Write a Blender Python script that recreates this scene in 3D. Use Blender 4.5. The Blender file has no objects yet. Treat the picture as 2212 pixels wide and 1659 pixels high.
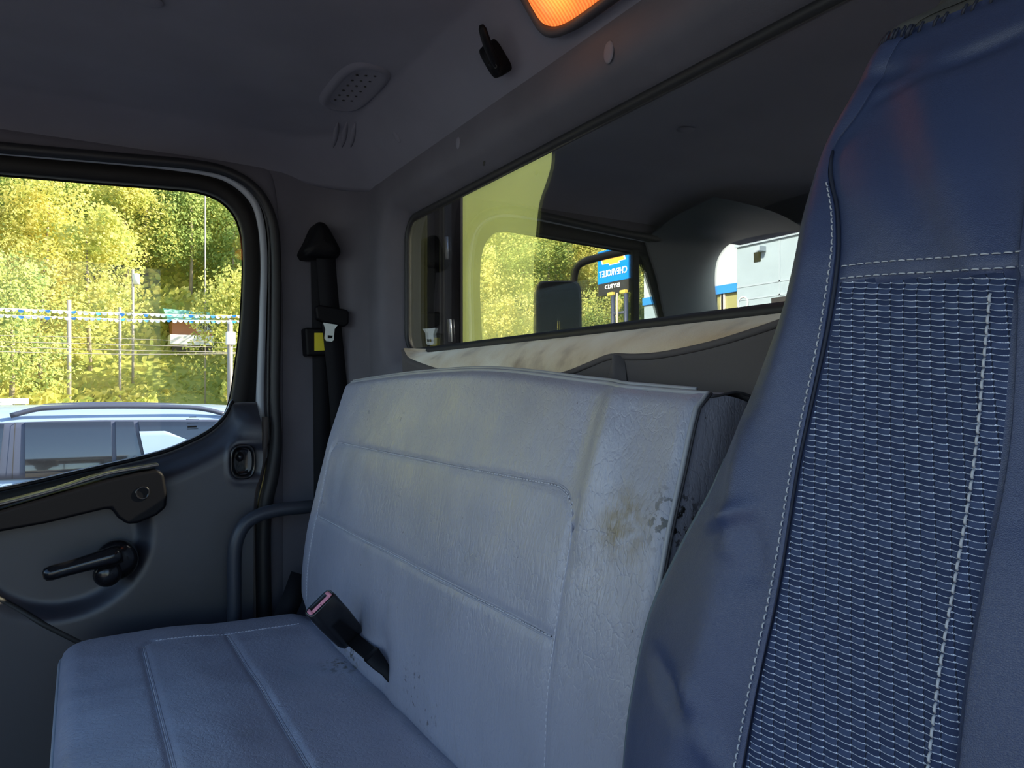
import bpy, math, random
from mathutils import Vector, Matrix, noise as mnoise
random.seed(7)
R = math.radians
# ------------------------------------------------------------------ camera, sky, sun, exposure
H = 1.98                      # camera height above the car park
FPX, CX, HZ = 1600.0, 1106.0, 845.0
YAW = R(30.3)                 # optical axis measured from the -X direction towards +Y (the rear wall)
C = bpy.context.scene.collection
sc = bpy.context.scene
cam = bpy.data.objects.new('camera', bpy.data.cameras.new('camera')); C.objects.link(cam)
cam.location = (0, 0, 0); cam.rotation_euler = (R(90), 0, R(90) - YAW)
cam.data.sensor_width = 36; cam.data.lens = 36 * FPX / 2212; cam.data.shift_y = (HZ - 829.5) / 2212
cam.data.clip_start = 0.02; cam.data.clip_end = 1000
sc.camera = cam
world = bpy.data.worlds.new('sky'); sc.world = world; world.use_nodes = True
wn = world.node_tree.nodes; wl = world.node_tree.links
sky = wn.new('ShaderNodeTexSky'); sky.sky_type = 'NISHITA'; sky.sun_disc = False
sky.sun_elevation = R(32); sky.sun_rotation = R(16); sky.air_density = 1.0; sky.dust_density = 1.2; sky.ozone_density = 1.4
bg = wn['Background']; bg.inputs['Strength'].default_value = 0.27
hs_ = wn.new('ShaderNodeHueSaturation'); hs_.inputs['Saturation'].default_value = 1.15
wl.new(sky.outputs[0], hs_.inputs['Color']); wl.new(hs_.outputs[0], bg.inputs['Color'])
sun = bpy.data.objects.new('sun', bpy.data.lights.new('sun', 'SUN')); C.objects.link(sun)
sun.data.energy = 11.0; sun.data.angle = R(0.6); sun.data.color = (1.0, 0.88, 0.68)
sun.rotation_euler = Vector((0.24, 0.80, 0.54)).to_track_quat('Z', 'Y').to_euler()
sc.view_settings.view_transform = 'Standard'; sc.view_settings.look = 'None'
sc.view_settings.gamma = 1.0; sc.view_settings.use_curve_mapping = False
sc.view_settings.exposure = 0.70
sc.cycles.max_bounces = 10; sc.cycles.diffuse_bounces = 5; sc.cycles.glossy_bounces = 5
sc.cycles.transparent_max_bounces = 16; sc.cycles.use_denoising = True
sc.cycles.sample_clamp_indirect = 6.0

# ------------------------------------------------------------------ geometry of view
FX, FY = -math.cos(YAW), math.sin(YAW)
RX, RY = math.sin(YAW), math.cos(YAW)
def ray(px, py):
    u = (px - CX) / FPX; v = (HZ - py) / FPX
    return Vector((FX + u * RX, FY + u * RY, v))
def at_x(px, py, x): d = ray(px, py); return d * (x / d.x)
def at_y(px, py, y): d = ray(px, py); return d * (y / d.y)
def at_z(px, py, z): d = ray(px, py); return d * (z / d.z)
WY = 0.64                                           # rear glass plane
def re_x(px, py, x):                                # a point seen in the rear glass
    d = ray(px, py); t = x / d.x
    return Vector((x, 2 * WY - d.y * t, d.z * t))
def re_y(px, py, y):
    d = ray(px, py); t = (2 * WY - y) / d.y
    return Vector((d.x * t, y, d.z * t))

# ------------------------------------------------------------------ helpers
def smooth(a, b, x):
    t = max(0.0, min(1.0, (x - a) / (b - a))); return t * t * (3 - 2 * t)
def gau(x, c, w): return math.exp(-((x - c) / w) ** 2)
def nz(x, y, z=0.0): return mnoise.noise(Vector((x, y, z)))
def cr(pts, n, closed=False):
    """Catmull-Rom through pts, n samples in all"""
    pts = [Vector(p) for p in pts]; N = len(pts); out = []
    segs = N if closed else N - 1
    for i in range(n):
        t = i / (n if closed else n - 1) * segs
        k = min(int(t), segs - 1); f = t - k
        if closed: p0, p1, p2, p3 = (pts[(k + j) % N] for j in (-1, 0, 1, 2))
        else:
            p1, p2 = pts[k], pts[k + 1]
            p0 = pts[k - 1] if k > 0 else p1 * 2 - p2
            p3 = pts[k + 2] if k + 2 < N else p2 * 2 - p1
        out.append(0.5 * ((2 * p1) + (p2 - p0) * f + (2 * p0 - 5 * p1 + 4 * p2 - p3) * f * f + (3 * p1 - p0 - 3 * p2 + p3) * f ** 3))
    return out
def interp(tab, x):
    """piecewise linear table [(x, y)...], extrapolated at the ends"""
    for i in range(len(tab) - 1):
        if x <= tab[i + 1][0] or i == len(tab) - 2:
            (a, b), (c, d) = tab[i], tab[i + 1]
            return b + (d - b) * (x - a) / (c - a)
def resample(pts, n):
    pts = [Vector(p) for p in pts]; L = [0]
    for a, b in zip(pts, pts[1:]): L.append(L[-1] + (b - a).length)
    out = []; k = 0
    for i in range(n):
        s = L[-1] * i / (n - 1)
        while k < len(L) - 2 and L[k + 1] < s: k += 1
        f = (s - L[k]) / max(1e-9, L[k + 1] - L[k]); out.append(pts[k].lerp(pts[k + 1], f))
    return out

W = {}
class MB:
    def __init__(s): s.v = []; s.f = []; s.uv = None
    def add(s, vs, fs):
        o = len(s.v); s.v += [Vector(p) for p in vs]; s.f += [tuple(i + o for i in f) for f in fs]; return s
    def grid(s, rows, closed_u=False, closed_v=False):
        n = len(rows); m = len(rows[0]); vs = [p for r in rows for p in r]; fs = []
        for i in range(n if closed_v else n - 1):
            for j in range(m if closed_u else m - 1):
                a = i * m + j; b = i * m + (j + 1) % m; c = ((i + 1) % n) * m + (j + 1) % m; d = ((i + 1) % n) * m + j
                fs.append((a, b, c, d))
        return s.add(vs, fs)
    def box(s, lo, hi, M=None):
        x0, y0, z0 = lo; x1, y1, z1 = hi
        vs = [Vector(p) for p in ((x0,y0,z0),(x1,y0,z0),(x1,y1,z0),(x0,y1,z0),(x0,y0,z1),(x1,y0,z1),(x1,y1,z1),(x0,y1,z1))]
        if M: vs = [M @ p for p in vs]
        return s.add(vs, [(0,3,2,1),(4,5,6,7),(0,1,5,4),(1,2,6,5),(2,3,7,6),(3,0,4,7)])
    def tube(s, path, r, seg=10, cap=True, flat=1.0, up=None, closed=False):
        path = [Vector(p) for p in path]; n = len(path); rows = []; prev = None
        for i, p in enumerate(path):
            a = path[(i - 1) % n] if (i > 0 or closed) else p
            b = path[(i + 1) % n] if (i < n - 1 or closed) else p
            t = (b - a).normalized()
            if prev is None:
                ref = Vector(up) if up else (Vector((0,0,1)) if abs(t.z) < .9 else Vector((1,0,0)))
            else: ref = prev
            q = (ref - t * ref.dot(t)).normalized(); prev = q; w = t.cross(q)
            rr = r[i] if isinstance(r, (list, tuple)) else r
            rows.append([p + q * (math.cos(2*math.pi*k/seg) * rr * flat) + w * (math.sin(2*math.pi*k/seg) * rr) for k in range(seg)])
        o = len(s.v); s.grid(rows, closed_u=True, closed_v=closed)
        if cap and not closed:
            s.f.append(tuple(o + k for k in range(seg))[::-1]); s.f.append(tuple(o + (n - 1) * seg + k for k in range(seg)))
        return s
    def ribbon(s, path, wdt, th, nrm, wn=None):
        """flat band: path, width vector direction, thickness along nrm"""
        rows = []; nrm = Vector(nrm).normalized()
        for i, p in enumerate(path):
            p = Vector(p); a = Vector(path[max(0, i-1)]); b = Vector(path[min(len(path)-1, i+1)])
            t = (b - a).normalized(); w = (wn if wn else t.cross(nrm).normalized()) * (wdt / 2)
            rows.append([p - w, p + w, p + w + nrm * th, p - w + nrm * th])
        o = len(s.v); s.grid(rows, closed_u=True); n = len(path)
        s.f.append((o, o+1, o+2, o+3)[::-1]); s.f.append(tuple(o + (n-1)*4 + k for k in range(4)))
        return s
    def prism(s, poly, d):
        """closed polygon (3D points) extruded by vector d"""
        d = Vector(d); n = len(poly); vs = [Vector(p) for p in poly]; vs += [p + d for p in vs[:n]]
        fs = [tuple(range(n))[::-1], tuple(range(n, 2*n))] + [(i, (i+1)%n, n+(i+1)%n, n+i) for i in range(n)]
        return s.add(vs, fs)
    def dome(s, c, ax, ay, az, rings=6, seg=20, full=False):
        """(half) ellipsoid with axis vectors; az is the pole"""
        c = Vector(c); ax, ay, az = Vector(ax), Vector(ay), Vector(az); rows = []
        lo = -math.pi/2 if full else 0
        for i in range(rings + 1):
            e = lo + (math.pi/2 - lo) * i / rings
            rows.append([c + (ax*math.cos(2*math.pi*k/seg) + ay*math.sin(2*math.pi*k/seg)) * max(math.cos(e), 1e-3) + az*math.sin(e) for k in range(seg)])
        return s.grid(rows, closed_u=True)
    def lathe(s, c, axis, prof, seg=24):
        """prof: list of (radius, height) around axis at c"""
        c = Vector(c); axis = Vector(axis).normalized()
        q = axis.orthogonal().normalized(); w = axis.cross(q)
        return s.grid([[c + axis*h + (q*math.cos(2*math.pi*k/seg) + w*math.sin(2*math.pi*k/seg))*max(r,1e-4) for k in range(seg)] for r, h in prof], closed_u=True)

def build(name, mb, mat, parent=None, flat=False, bevel=0, loc=None, sub=0, **props):
    """one mesh object; vertices are given in scene coordinates"""
    me = bpy.data.meshes.new(name)
    off = W.get(parent.name, Vector()) if parent else Vector()
    base = Vector(loc) if loc else off
    me.from_pydata([tuple(p - base) for p in mb.v], [], mb.f); me.update()
    if mb.uv:
        ul = me.uv_layers.new(name='uv')
        for lp in me.loops: ul.data[lp.index].uv = mb.uv[lp.vertex_index]
    if not flat: me.polygons.foreach_set('use_smooth', [True] * len(me.polygons))
    me.materials.append(mat)
    o = bpy.data.objects.new(name, me); C.objects.link(o)
    if parent: o.parent = parent; o.location = base - off
    else: o.location = base
    W[o.name] = base
    if bevel:
        m = o.modifiers.new('bevel', 'BEVEL'); m.width = bevel; m.segments = 3; m.limit_method = 'ANGLE'; m.angle_limit = R(35)
    if sub:
        m = o.modifiers.new('sub', 'SUBSURF'); m.levels = m.render_levels = sub
    if (bevel or flat) and not sub and not flat:
        me.polygons.foreach_set('use_smooth', [True] * len(me.polygons))
        try: me.shade_auto_smooth
        except Exception: pass
        m = o.modifiers.new('wn', 'WEIGHTED_NORMAL'); m.keep_sharp = True
    for k, v in props.items(): o[k] = v
    return o
def thing(name, label, cat, loc=(0,0,0), group=None):
    o = bpy.data.objects.new(name, None); C.objects.link(o); o.location = loc; o.empty_display_size = .05
    o['label'] = label; o['category'] = cat
    if group: o['group'] = group
    W[o.name] = Vector(loc); return o
def struct_empty(name, loc=(0,0,0), label=None):
    o = bpy.data.objects.new(name, None); C.objects.link(o); o.location = loc; o['kind'] = 'structure'
    if label: o['label'] = label
    W[o.name] = Vector(loc); return o
def dup(o, parent=None, loc=None):
    c = o.copy(); C.objects.link(c)
    if parent: c.parent = parent
    if loc is not None: c.location = loc
    for ch in o.children: dup(ch, c)
    return c

# ------------------------------------------------------------------ materials
def newmat(name):
    m = bpy.data.materials.new(name); m.use_nodes = True
    return m, m.node_tree.nodes, m.node_tree.links, m.node_tree.nodes['Principled BSDF']
def pmat(name, col, rough=.5, metal=0, spec=.5, var=0, vscale=8, bumps=(), coat=0, emit=None, estr=0, alpha=None, col2=None):
    """col2/var: second colour mixed by soft noise; bumps: (kind, scale, strength, distance)"""
    m, n, l, b = newmat(name)
    b.inputs['Base Color'].default_value = (*col, 1); b.inputs['Roughness'].default_value = rough
    b.inputs['Metallic'].default_value = metal; b.inputs['Specular IOR Level'].default_value = spec
    b.inputs['Coat Weight'].default_value = coat; b.inputs['Coat Roughness'].default_value = .08
    if emit: b.inputs['Emission Color'].default_value = (*emit, 1); b.inputs['Emission Strength'].default_value = estr
    tc = n.new('ShaderNodeTexCoord')
    if col2 or var:
        t = n.new('ShaderNodeTexNoise'); t.inputs['Scale'].default_value = vscale; t.inputs['Detail'].default_value = 6
        l.new(tc.outputs['Object'], t.inputs['Vector'])
        mx = n.new('ShaderNodeMix'); mx.data_type = 'RGBA'
        rp = n.new('ShaderNodeValToRGB'); rp.color_ramp.elements[0].position = .35; rp.color_ramp.elements[1].position = .68
        l.new(t.outputs[0], rp.inputs[0]); l.new(rp.outputs[0], mx.inputs[0])
        c2 = col2 if col2 else tuple(c * (1 - var) for c in col)
        mx.inputs[6].default_value = (*col, 1); mx.inputs[7].default_value = (*c2, 1)
        l.new(mx.outputs[2], b.inputs['Base Color'])
    last = None
    for kind, scale, stg, dist in bumps:
        if kind == 'v':
            t = n.new('ShaderNodeTexVoronoi'); t.feature = 'DISTANCE_TO_EDGE'; t.inputs['Scale'].default_value = scale; out = t.outputs['Distance']
            mr = n.new('ShaderNodeMapRange'); mr.inputs[2].default_value = .22; l.new(out, mr.inputs[0]); mr.inputs[1].default_value = 0; out = mr.outputs[0]
            src = t
        else:
            t = n.new('ShaderNodeTexNoise'); t.inputs['Scale'].default_value = scale; t.inputs['Detail'].default_value = 5; out = t.outputs[0]
            src = t
        if kind == 's':      # stretched creases
            mp = n.new('ShaderNodeMapping'); mp.inputs['Scale'].default_value = (1.8, 1, .45); mp.inputs['Rotation'].default_value = (0, R(25), 0)
            l.new(tc.outputs['Object'], mp.inputs[0]); l.new(mp.outputs[0], t.inputs['Vector'])
        else: l.new(tc.outputs['Object'], t.inputs['Vector'])
        bp = n.new('ShaderNodeBump'); bp.inputs['Strength'].default_value = stg; bp.inputs['Distance'].default_value = dist
        l.new(out, bp.inputs['Height'])
        if last: l.new(last.outputs[0], bp.inputs['Normal'])
        last = bp
    if last: l.new(last.outputs[0], b.inputs['Normal'])
    return m

M = {}
M['headliner'] = pmat('headliner_fabric', (.205, .202, .245), .9, spec=.15, var=.12, vscale=5, bumps=[('n', 900, .25, .0006)])
M['wallvinyl'] = pmat('wall_vinyl', (.125, .12, .145), .7, spec=.3, var=.15, vscale=9, bumps=[('n', 500, .3, .0006), ('n', 14, .25, .004)])
M['doorplastic'] = pmat('door_plastic', (.030, .031, .043), .30, spec=.8, var=.15, vscale=9, bumps=[('v', 1500, .25, .0003)])
M['doorlow'] = pmat('door_lower_plastic', (.085, .08, .085), .55, spec=.4, bumps=[('v', 1500, .25, .0003)])
M['black'] = pmat('black_plastic', (.006, .006, .008), .5, spec=.15, bumps=[('n', 900, .1, .0003)])
M['blackgloss'] = pmat('black_gloss', (.01, .01, .012), .16)
M['rubber'] = pmat('rubber_seal', (.018, .018, .021), .5, spec=.4)
M['frameblack'] = pmat('window_frame_black', (.010, .009, .009), .6, spec=.3)
M['greypaint'] = pmat('grey_door_paint', (.40, .43, .48), .33, spec=.5, var=.08)
M['greydull'] = pmat('grey_sill_paint', (.12, .105, .10), .5)
M['webbing'] = pmat('belt_webbing', (.009, .009, .012), .75, spec=.2, bumps=[('n', 1200, .4, .0004)])
M['steel'] = pmat('steel', (.45, .46, .48), .3, metal=1)
M['yellow'] = pmat('yellow_label', (.72, .62, .03), .5)
M['ink'] = pmat('black_ink', (.02, .02, .02), .6)
M['pink'] = pmat('faded_red_plastic', (.86, .30, .38), .5, var=.15, vscale=60)
M['tube'] = pmat('dark_tube', (.03, .035, .048), .42)
M['fabricdark'] = pmat('wall_fabric_dark', (.10, .09, .092), .8, spec=.2, bumps=[('n', 300, .3, .001), ('n', 9, .3, .01)])

def vinyl():
    m, n, l, b = newmat('bench_vinyl')
    tc = n.new('ShaderNodeTexCoord')
    def no(scale, det=5, vec=None, rough=.5):
        t = n.new('ShaderNodeTexNoise'); t.inputs['Scale'].default_value = scale; t.inputs['Detail'].default_value = det
        t.inputs['Roughness'].default_value = rough
        l.new(vec if vec else tc.outputs['Object'], t.inputs['Vector']); return t.outputs[0]
    def ramp(src, a, c):
        mr = n.new('ShaderNodeMapRange'); mr.inputs[1].default_value = a; mr.inputs[2].default_value = c; mr.clamp = True
        l.new(src, mr.inputs[0]); return mr.outputs[0]
    def mix(fac, c1, c2):
        mx = n.new('ShaderNodeMix'); mx.data_type = 'RGBA'; l.new(fac, mx.inputs[0])
        if isinstance(c1, tuple): mx.inputs[6].default_value = (*c1, 1)
        else: l.new(c1, mx.inputs[6])
        mx.inputs[7].default_value = (*c2, 1); return mx.outputs[2]
    def mul(a, c):
        x = n.new('ShaderNodeMath'); x.operation = 'MULTIPLY'; l.new(a, x.inputs[0])
        if isinstance(c, float): x.inputs[1].default_value = c
        else: l.new(c, x.inputs[1])
        return x.outputs[0]
    def ball(c, r):
        v = n.new('ShaderNodeVectorMath'); v.operation = 'DISTANCE'; l.new(tc.outputs['Object'], v.inputs[0]); v.inputs[1].default_value = (c[0] + 1.05, c[1] - .2, c[2] + .96)
        mr = n.new('ShaderNodeMapRange'); mr.inputs[1].default_value = r; mr.inputs[2].default_value = r * .35; mr.clamp = True
        l.new(v.outputs['Value'], mr.inputs[0]); return mr.outputs[0]
    base = mix(ramp(no(6, 6), .35, .7), (.335, .34, .415), (.285, .292, .36))
    base = mix(mul(ramp(no(17, 8, rough=.7), .60, .75), .5), base, (.22, .22, .23))
    specks = ramp(no(95, 2), .755, .80)
    base = mix(mul(specks, .8), base, (.06, .05, .045))
    base = mix(mul(ball((-.565, .455, -.130), .045), ramp(no(70, 6), .36, .60)), base, (.19, .16, .13))     # brown rub mark
    base = mix(mul(ball((-.505, .470, -.118), .042), ramp(no(150, 5), .52, .57)), base, (.015, .013, .012)) # black scuffs at the corner
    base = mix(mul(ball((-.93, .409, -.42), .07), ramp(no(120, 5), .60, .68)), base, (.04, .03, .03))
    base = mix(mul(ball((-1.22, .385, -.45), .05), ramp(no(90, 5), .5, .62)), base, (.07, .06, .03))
    l.new(base, b.inputs['Base Color'])
    l.new(ramp(no(12), -.35, 2.0), b.inputs['Roughness'])
    b.inputs['Specular IOR Level'].default_value = .9
    mp = n.new('ShaderNodeMapping'); mp.inputs['Scale'].default_value = (2.2, 2.2, .6); mp.inputs['Rotation'].default_value = (0, R(28), 0)
    l.new(tc.outputs['Object'], mp.inputs[0])
    wv = n.new('ShaderNodeTexVoronoi'); wv.feature = 'DISTANCE_TO_EDGE'; wv.inputs['Scale'].default_value = 62
    dis = n.new('ShaderNodeVectorMath'); dis.operation = 'ADD'; nn = n.new('ShaderNodeTexNoise'); nn.inputs['Scale'].default_value = 25; nn.inputs['Detail'].default_value = 4
    l.new(tc.outputs['Object'], nn.inputs['Vector']); sc_ = n.new('ShaderNodeVectorMath'); sc_.operation = 'SCALE'; sc_.inputs['Scale'].default_value = .06
    l.new(nn.outputs['Color'], sc_.inputs[0]); l.new(mp.outputs[0], dis.inputs[0]); l.new(sc_.outputs[0], dis.inputs[1]); l.new(dis.outputs[0], wv.inputs['Vector'])
    last = None
    for src, stg, dist in ((ramp(wv.outputs['Distance'], 0, .12), .22, .0010), (no(420, 4), .25, .0006), (no(55, 5, mp.outputs[0], .6), .5, .0022), (no(9, 3), .3, .008)):
        bp = n.new('ShaderNodeBump'); bp.inputs['Strength'].default_value = stg; bp.inputs['Distance'].default_value = dist
        l.new(src, bp.inputs['Height'])
        if last: l.new(last, bp.inputs['Normal'])
        last = bp.outputs[0]
    l.new(last, b.inputs['Normal'])
    return m
M['vinyl'] = vinyl()
M['thread'] = pmat('grey_thread', (.55, .56, .62), .7)
M['piping'] = pmat('bench_piping', (.33, .34, .37), .42)
M['pipingdark'] = pmat('dark_seam', (.05, .05, .06), .6)
M['cover'] = pmat('seat_cover_vinyl', (.042, .060, .135), .40, spec=.6, var=.12, vscale=7, bumps=[('v', 900, .25, .0004), ('n', 22, .35, .004)])
M['covergrey'] = pmat('headrest_fabric', (.085, .085, .08), .85, spec=.2, bumps=[('n', 800, .4, .0005)])
M['coverthread'] = pmat('pale_thread', (.50, .52, .56), .6)
M['darkthread'] = pmat('navy_thread', (.02, .025, .045), .6)

def weave():
    m, n, l, b = newmat('woven_insert')
    uv = n.new('ShaderNodeUVMap'); uv.uv_map = 'uv'
    sp = n.new('ShaderNodeSeparateXYZ'); l.new(uv.outputs[0], sp.inputs[0])
    def mt(op, a, c=None, d=None):
        x = n.new('ShaderNodeMath'); x.operation = op
        for i, q in enumerate((a, c, d)):
            if q is None: continue
            if isinstance(q, (int, float)): x.inputs[i].default_value = q
            else: l.new(q, x.inputs[i])
        return x.outputs[0]
    U, V = sp.outputs[0], sp.outputs[1]
    PW, PH = .0086, .0038
    row = mt('FLOOR', mt('DIVIDE', V, PH))
    sh = mt('MULTIPLY', row, PW * .07)                         # rows creep sideways
    u2 = mt('DIVIDE', mt('ADD', U, sh), PW)
    cell = mt('FLOOR', u2); fu = mt('FRACT', u2)
    sag = mt('MULTIPLY', mt('SINE', mt('MULTIPLY', fu, math.pi)), .13)
    v2 = mt('FRACT', mt('ADD', mt('DIVIDE', V, PH), sag))
    line = mt('LESS_THAN', mt('ABSOLUTE', mt('SUBTRACT', v2, .12)), .060)
    dots = mt('GREATER_THAN', mt('SINE', mt('MULTIPLY', u2, 2 * math.pi * 13)), -.35)
    dotl = mt('MULTIPLY', line, mt('MULTIPLY_ADD', dots, .7, .3))
    knot = mt('MULTIPLY', mt('LESS_THAN', mt('ABSOLUTE', mt('SUBTRACT', v2, .13)), .14),
              mt('LESS_THAN', mt('ABSOLUTE', mt('SUBTRACT', fu, .92)), .035))
    light = mt('MAXIMUM', dotl, knot)
    gap = mt('LESS_THAN', mt('ABSOLUTE', mt('SUBTRACT', fu, .98)), .07)
    chk = mt('MODULO', mt('ADD', mt('MULTIPLY', cell, 1.0), row), 3.0)
    chk = mt('LESS_THAN', mt('ABSOLUTE', chk), .5)
    fine = mt('MULTIPLY_ADD', mt('SINE', mt('MULTIPLY', V, 2*math.pi/.00045)), .5, .5)
    def mixc(f, a, c):
        mx = n.new('ShaderNodeMix'); mx.data_type = 'RGBA'; l.new(f, mx.inputs[0])
        for k, q in ((6, a), (7, c)):
            if isinstance(q, tuple): mx.inputs[k].default_value = (*q, 1)
            else: l.new(q, mx.inputs[k])
        return mx.outputs[2]
    col = mixc(chk, (.030, .048, .115), (.058, .085, .175))
    col = mixc(mt('MULTIPLY', fine, .35), col, (.015, .02, .05))
    col = mixc(gap, col, (.010, .016, .04))
    col = mixc(light, col, (.62, .68, .80))
    l.new(col, b.inputs['Base Color']); b.inputs['Roughness'].default_value = .75; b.inputs['Specular IOR Level'].default_value = .3
    hgt = mt('SUBTRACT', mt('ADD', mt('SINE', mt('MULTIPLY', fu, math.pi)), mt('MULTIPLY', mt('SINE', mt('MULTIPLY', v2, math.pi)), .7)), mt('MULTIPLY', fine, .15))
    bp = n.new('ShaderNodeBump'); bp.inputs['Strength'].default_value = .6; bp.inputs['Distance'].default_value = .0009
    l.new(hgt, bp.inputs['Height']); l.new(bp.outputs[0], b.inputs['Normal'])
    return m
M['weave'] = weave()

def sillmat():  # fading and stains, plus window light put into the raised cream tones
    m, n, l, b = newmat('faded_sill_window_light')
    tc = n.new('ShaderNodeTexCoord')
    def no(s, d=6):
        t = n.new('ShaderNodeTexNoise'); t.inputs['Scale'].default_value = s; t.inputs['Detail'].default_value = d; l.new(tc.outputs['Object'], t.inputs['Vector']); return t.outputs[0]
    cr_ = n.new('ShaderNodeValToRGB'); e = cr_.color_ramp.elements
    e[0].position = .27; e[0].color = (.25, .16, .08, 1); e[1].position = .45; e[1].color = (.72, .62, .44, 1)
    x = e.new(.66); x.color = (.85, .80, .66, 1)
    l.new(no(13, 8), cr_.inputs[0]); 
    sp = n.new('ShaderNodeSeparateXYZ'); l.new(tc.outputs['Object'], sp.inputs[0])
    mr = n.new('ShaderNodeMapRange'); mr.inputs[1].default_value = -1.0; mr.inputs[2].default_value = -.5; l.new(sp.outputs[0], mr.inputs[0])
    mx = n.new('ShaderNodeMix'); mx.data_type = 'RGBA'; mx.blend_type = 'MULTIPLY'; l.new(mr.outputs[0], mx.inputs[0]); l.new(cr_.outputs[0], mx.inputs[6]); mx.inputs[7].default_value = (.72, .58, .42, 1)
    l.new(mx.outputs[2], b.inputs['Base Color']); b.inputs['Roughness'].default_value = .5; b.inputs['Sheen Weight'].default_value = .6
    bp = n.new('ShaderNodeBump'); bp.inputs['Strength'].default_value = .6; bp.inputs['Distance'].default_value = .001; l.new(no(600, 3), bp.inputs['Height'])
    b2 = n.new('ShaderNodeBump'); b2.inputs['Strength'].default_value = .5; b2.inputs['Distance'].default_value = .006; l.new(no(18, 3), b2.inputs['Height']); l.new(bp.outputs[0], b2.inputs['Normal'])
    l.new(b2.outputs[0], b.inputs['Normal']); return m
M['sill'] = sillmat()

def glass(name, refl, tint=(1, 1, 1), rough=0.0):
    m, n, l, b = newmat(name); n.remove(b)
    g = n.new('ShaderNodeBsdfGlossy'); g.inputs['Roughness'].default_value = rough; g.inputs['Color'].default_value = (1, 1, 1, 1)
    t = n.new('ShaderNodeBsdfTransparent'); t.inputs['Color'].default_value = (*tint, 1)
    mx = n.new('ShaderNodeMixShader'); mx.inputs[0].default_value = refl
    l.new(t.outputs[0], mx.inputs[1]); l.new(g.outputs[0], mx.inputs[2]); l.new(mx.outputs[0], n['Material Output'].inputs[0])
    return m
M['rearglass'] = glass('rear_glass', .33, (.97, .98, .94))
M['doorglass'] = glass('door_glass', .012, (.95, .97, .96))
M['carglass'] = pmat('car_tinted_glass', (.01, .011, .014), .03, spec=1.0, coat=1)
M['carpaint'] = pmat('pale_car_paint', (.24, .33, .48), .3, coat=.6)
M['cardark'] = pmat('car_trim', (.05, .06, .10), .35)
M['tyre'] = pmat('tyre_rubber', (.02, .02, .02), .8)
M['alloy'] = pmat('alloy', (.5, .5, .52), .3, metal=1)
def lens():
    m, n, l, b = newmat('amber_lens')
    tc = n.new('ShaderNodeTexCoord'); wv = n.new('ShaderNodeTexWave'); wv.inputs['Scale'].default_value = 110; wv.bands_direction = 'DIAGONAL'; wv.inputs['Distortion'].default_value = .3
    l.new(tc.outputs['Object'], wv.inputs['Vector'])
    d = n.new('ShaderNodeVectorMath'); d.operation = 'DISTANCE'; l.new(tc.outputs['Object'], d.inputs[0]); d.inputs[1].default_value = (-.80 + .74, .55 - .56, .545 - .53)
    mr = n.new('ShaderNodeMapRange'); mr.inputs[1].default_value = .055; mr.inputs[2].default_value = .0; l.new(d.outputs['Value'], mr.inputs[0])
    cr_ = n.new('ShaderNodeValToRGB'); e = cr_.color_ramp.elements; e[0].color = (1, .22, .045, 1); e[1].color = (1, .62, .10, 1); l.new(mr.outputs[0], cr_.inputs[0])
    mu = n.new('ShaderNodeMath'); mu.operation = 'MULTIPLY_ADD'; l.new(wv.outputs[1], mu.inputs[0]); mu.inputs[1].default_value = .45; mu.inputs[2].default_value = .45
    l.new(cr_.outputs[0], b.inputs['Base Color']); l.new(cr_.outputs[0], b.inputs['Emission Color']); l.new(mu.outputs[0], b.inputs['Emission Strength'])
    b.inputs['Roughness'].default_value = .3; return m
M['lens'] = lens()

# ================================================================== CAB SHELL
SX = -1.80
# ceiling: flat field, folded edge, sloping band, lower lip
def ring(side_x, rear_y, rad, z_side, z_rear, front=-.72, n1=24, n2=14, n3=40):
    p = []
    for i in range(n1): p.append(Vector((side_x, front + (rear_y - rad - front) * i / n1, z_side)))
    for i in range(n2 + 1):
        a = math.pi / 2 * i / n2; f = i / n2
        p.append(Vector((side_x + rad - rad * math.cos(a), rear_y - rad + rad * math.sin(a), z_side + (z_rear - z_side) * f)))
    for i in range(1, n3 + 1): p.append(Vector((side_x + rad + (.34 - side_x - rad) * i / n3, rear_y, z_rear)))
    return p
Ro = ring(-1.835, .625, .20, .520, .462)
R1 = ring(-1.81, .606, .19, .512, .462)
R1b = ring(-1.802, .598, .185, .520, .470)
R2 = ring(-1.775, .560, .16, .545, .515)
R3 = ring(-1.705, .513, .12, .575, .574)
R4 = ring(-1.690, .502, .11, .581, .582)
R5 = ring(-1.55, .40, .10, .592, .586)
R6 = ring(-1.0, .10, .08, .600, .600)
for i, p in enumerate(R2): p.z += .006 * nz(p.x*5, p.y*5)
mb = MB(); mb.grid([Ro, R1, R1b, R2, R3, R4, R5, R6])
mid = Vector((.34, -.72, .60)); o = len(mb.v); n = len(R6); mb.v.append(mid)
for i in range(n - 1): mb.f.append((7*n + i, 7*n + i + 1, o))
ceil = build('ceiling', mb, M['headliner'], kind='structure')
# outer roof skin
build('roof_skin', MB().box((-2.0, -1.0, .64), (.5, .72, .67)), M['greypaint'], ceil)
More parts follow.
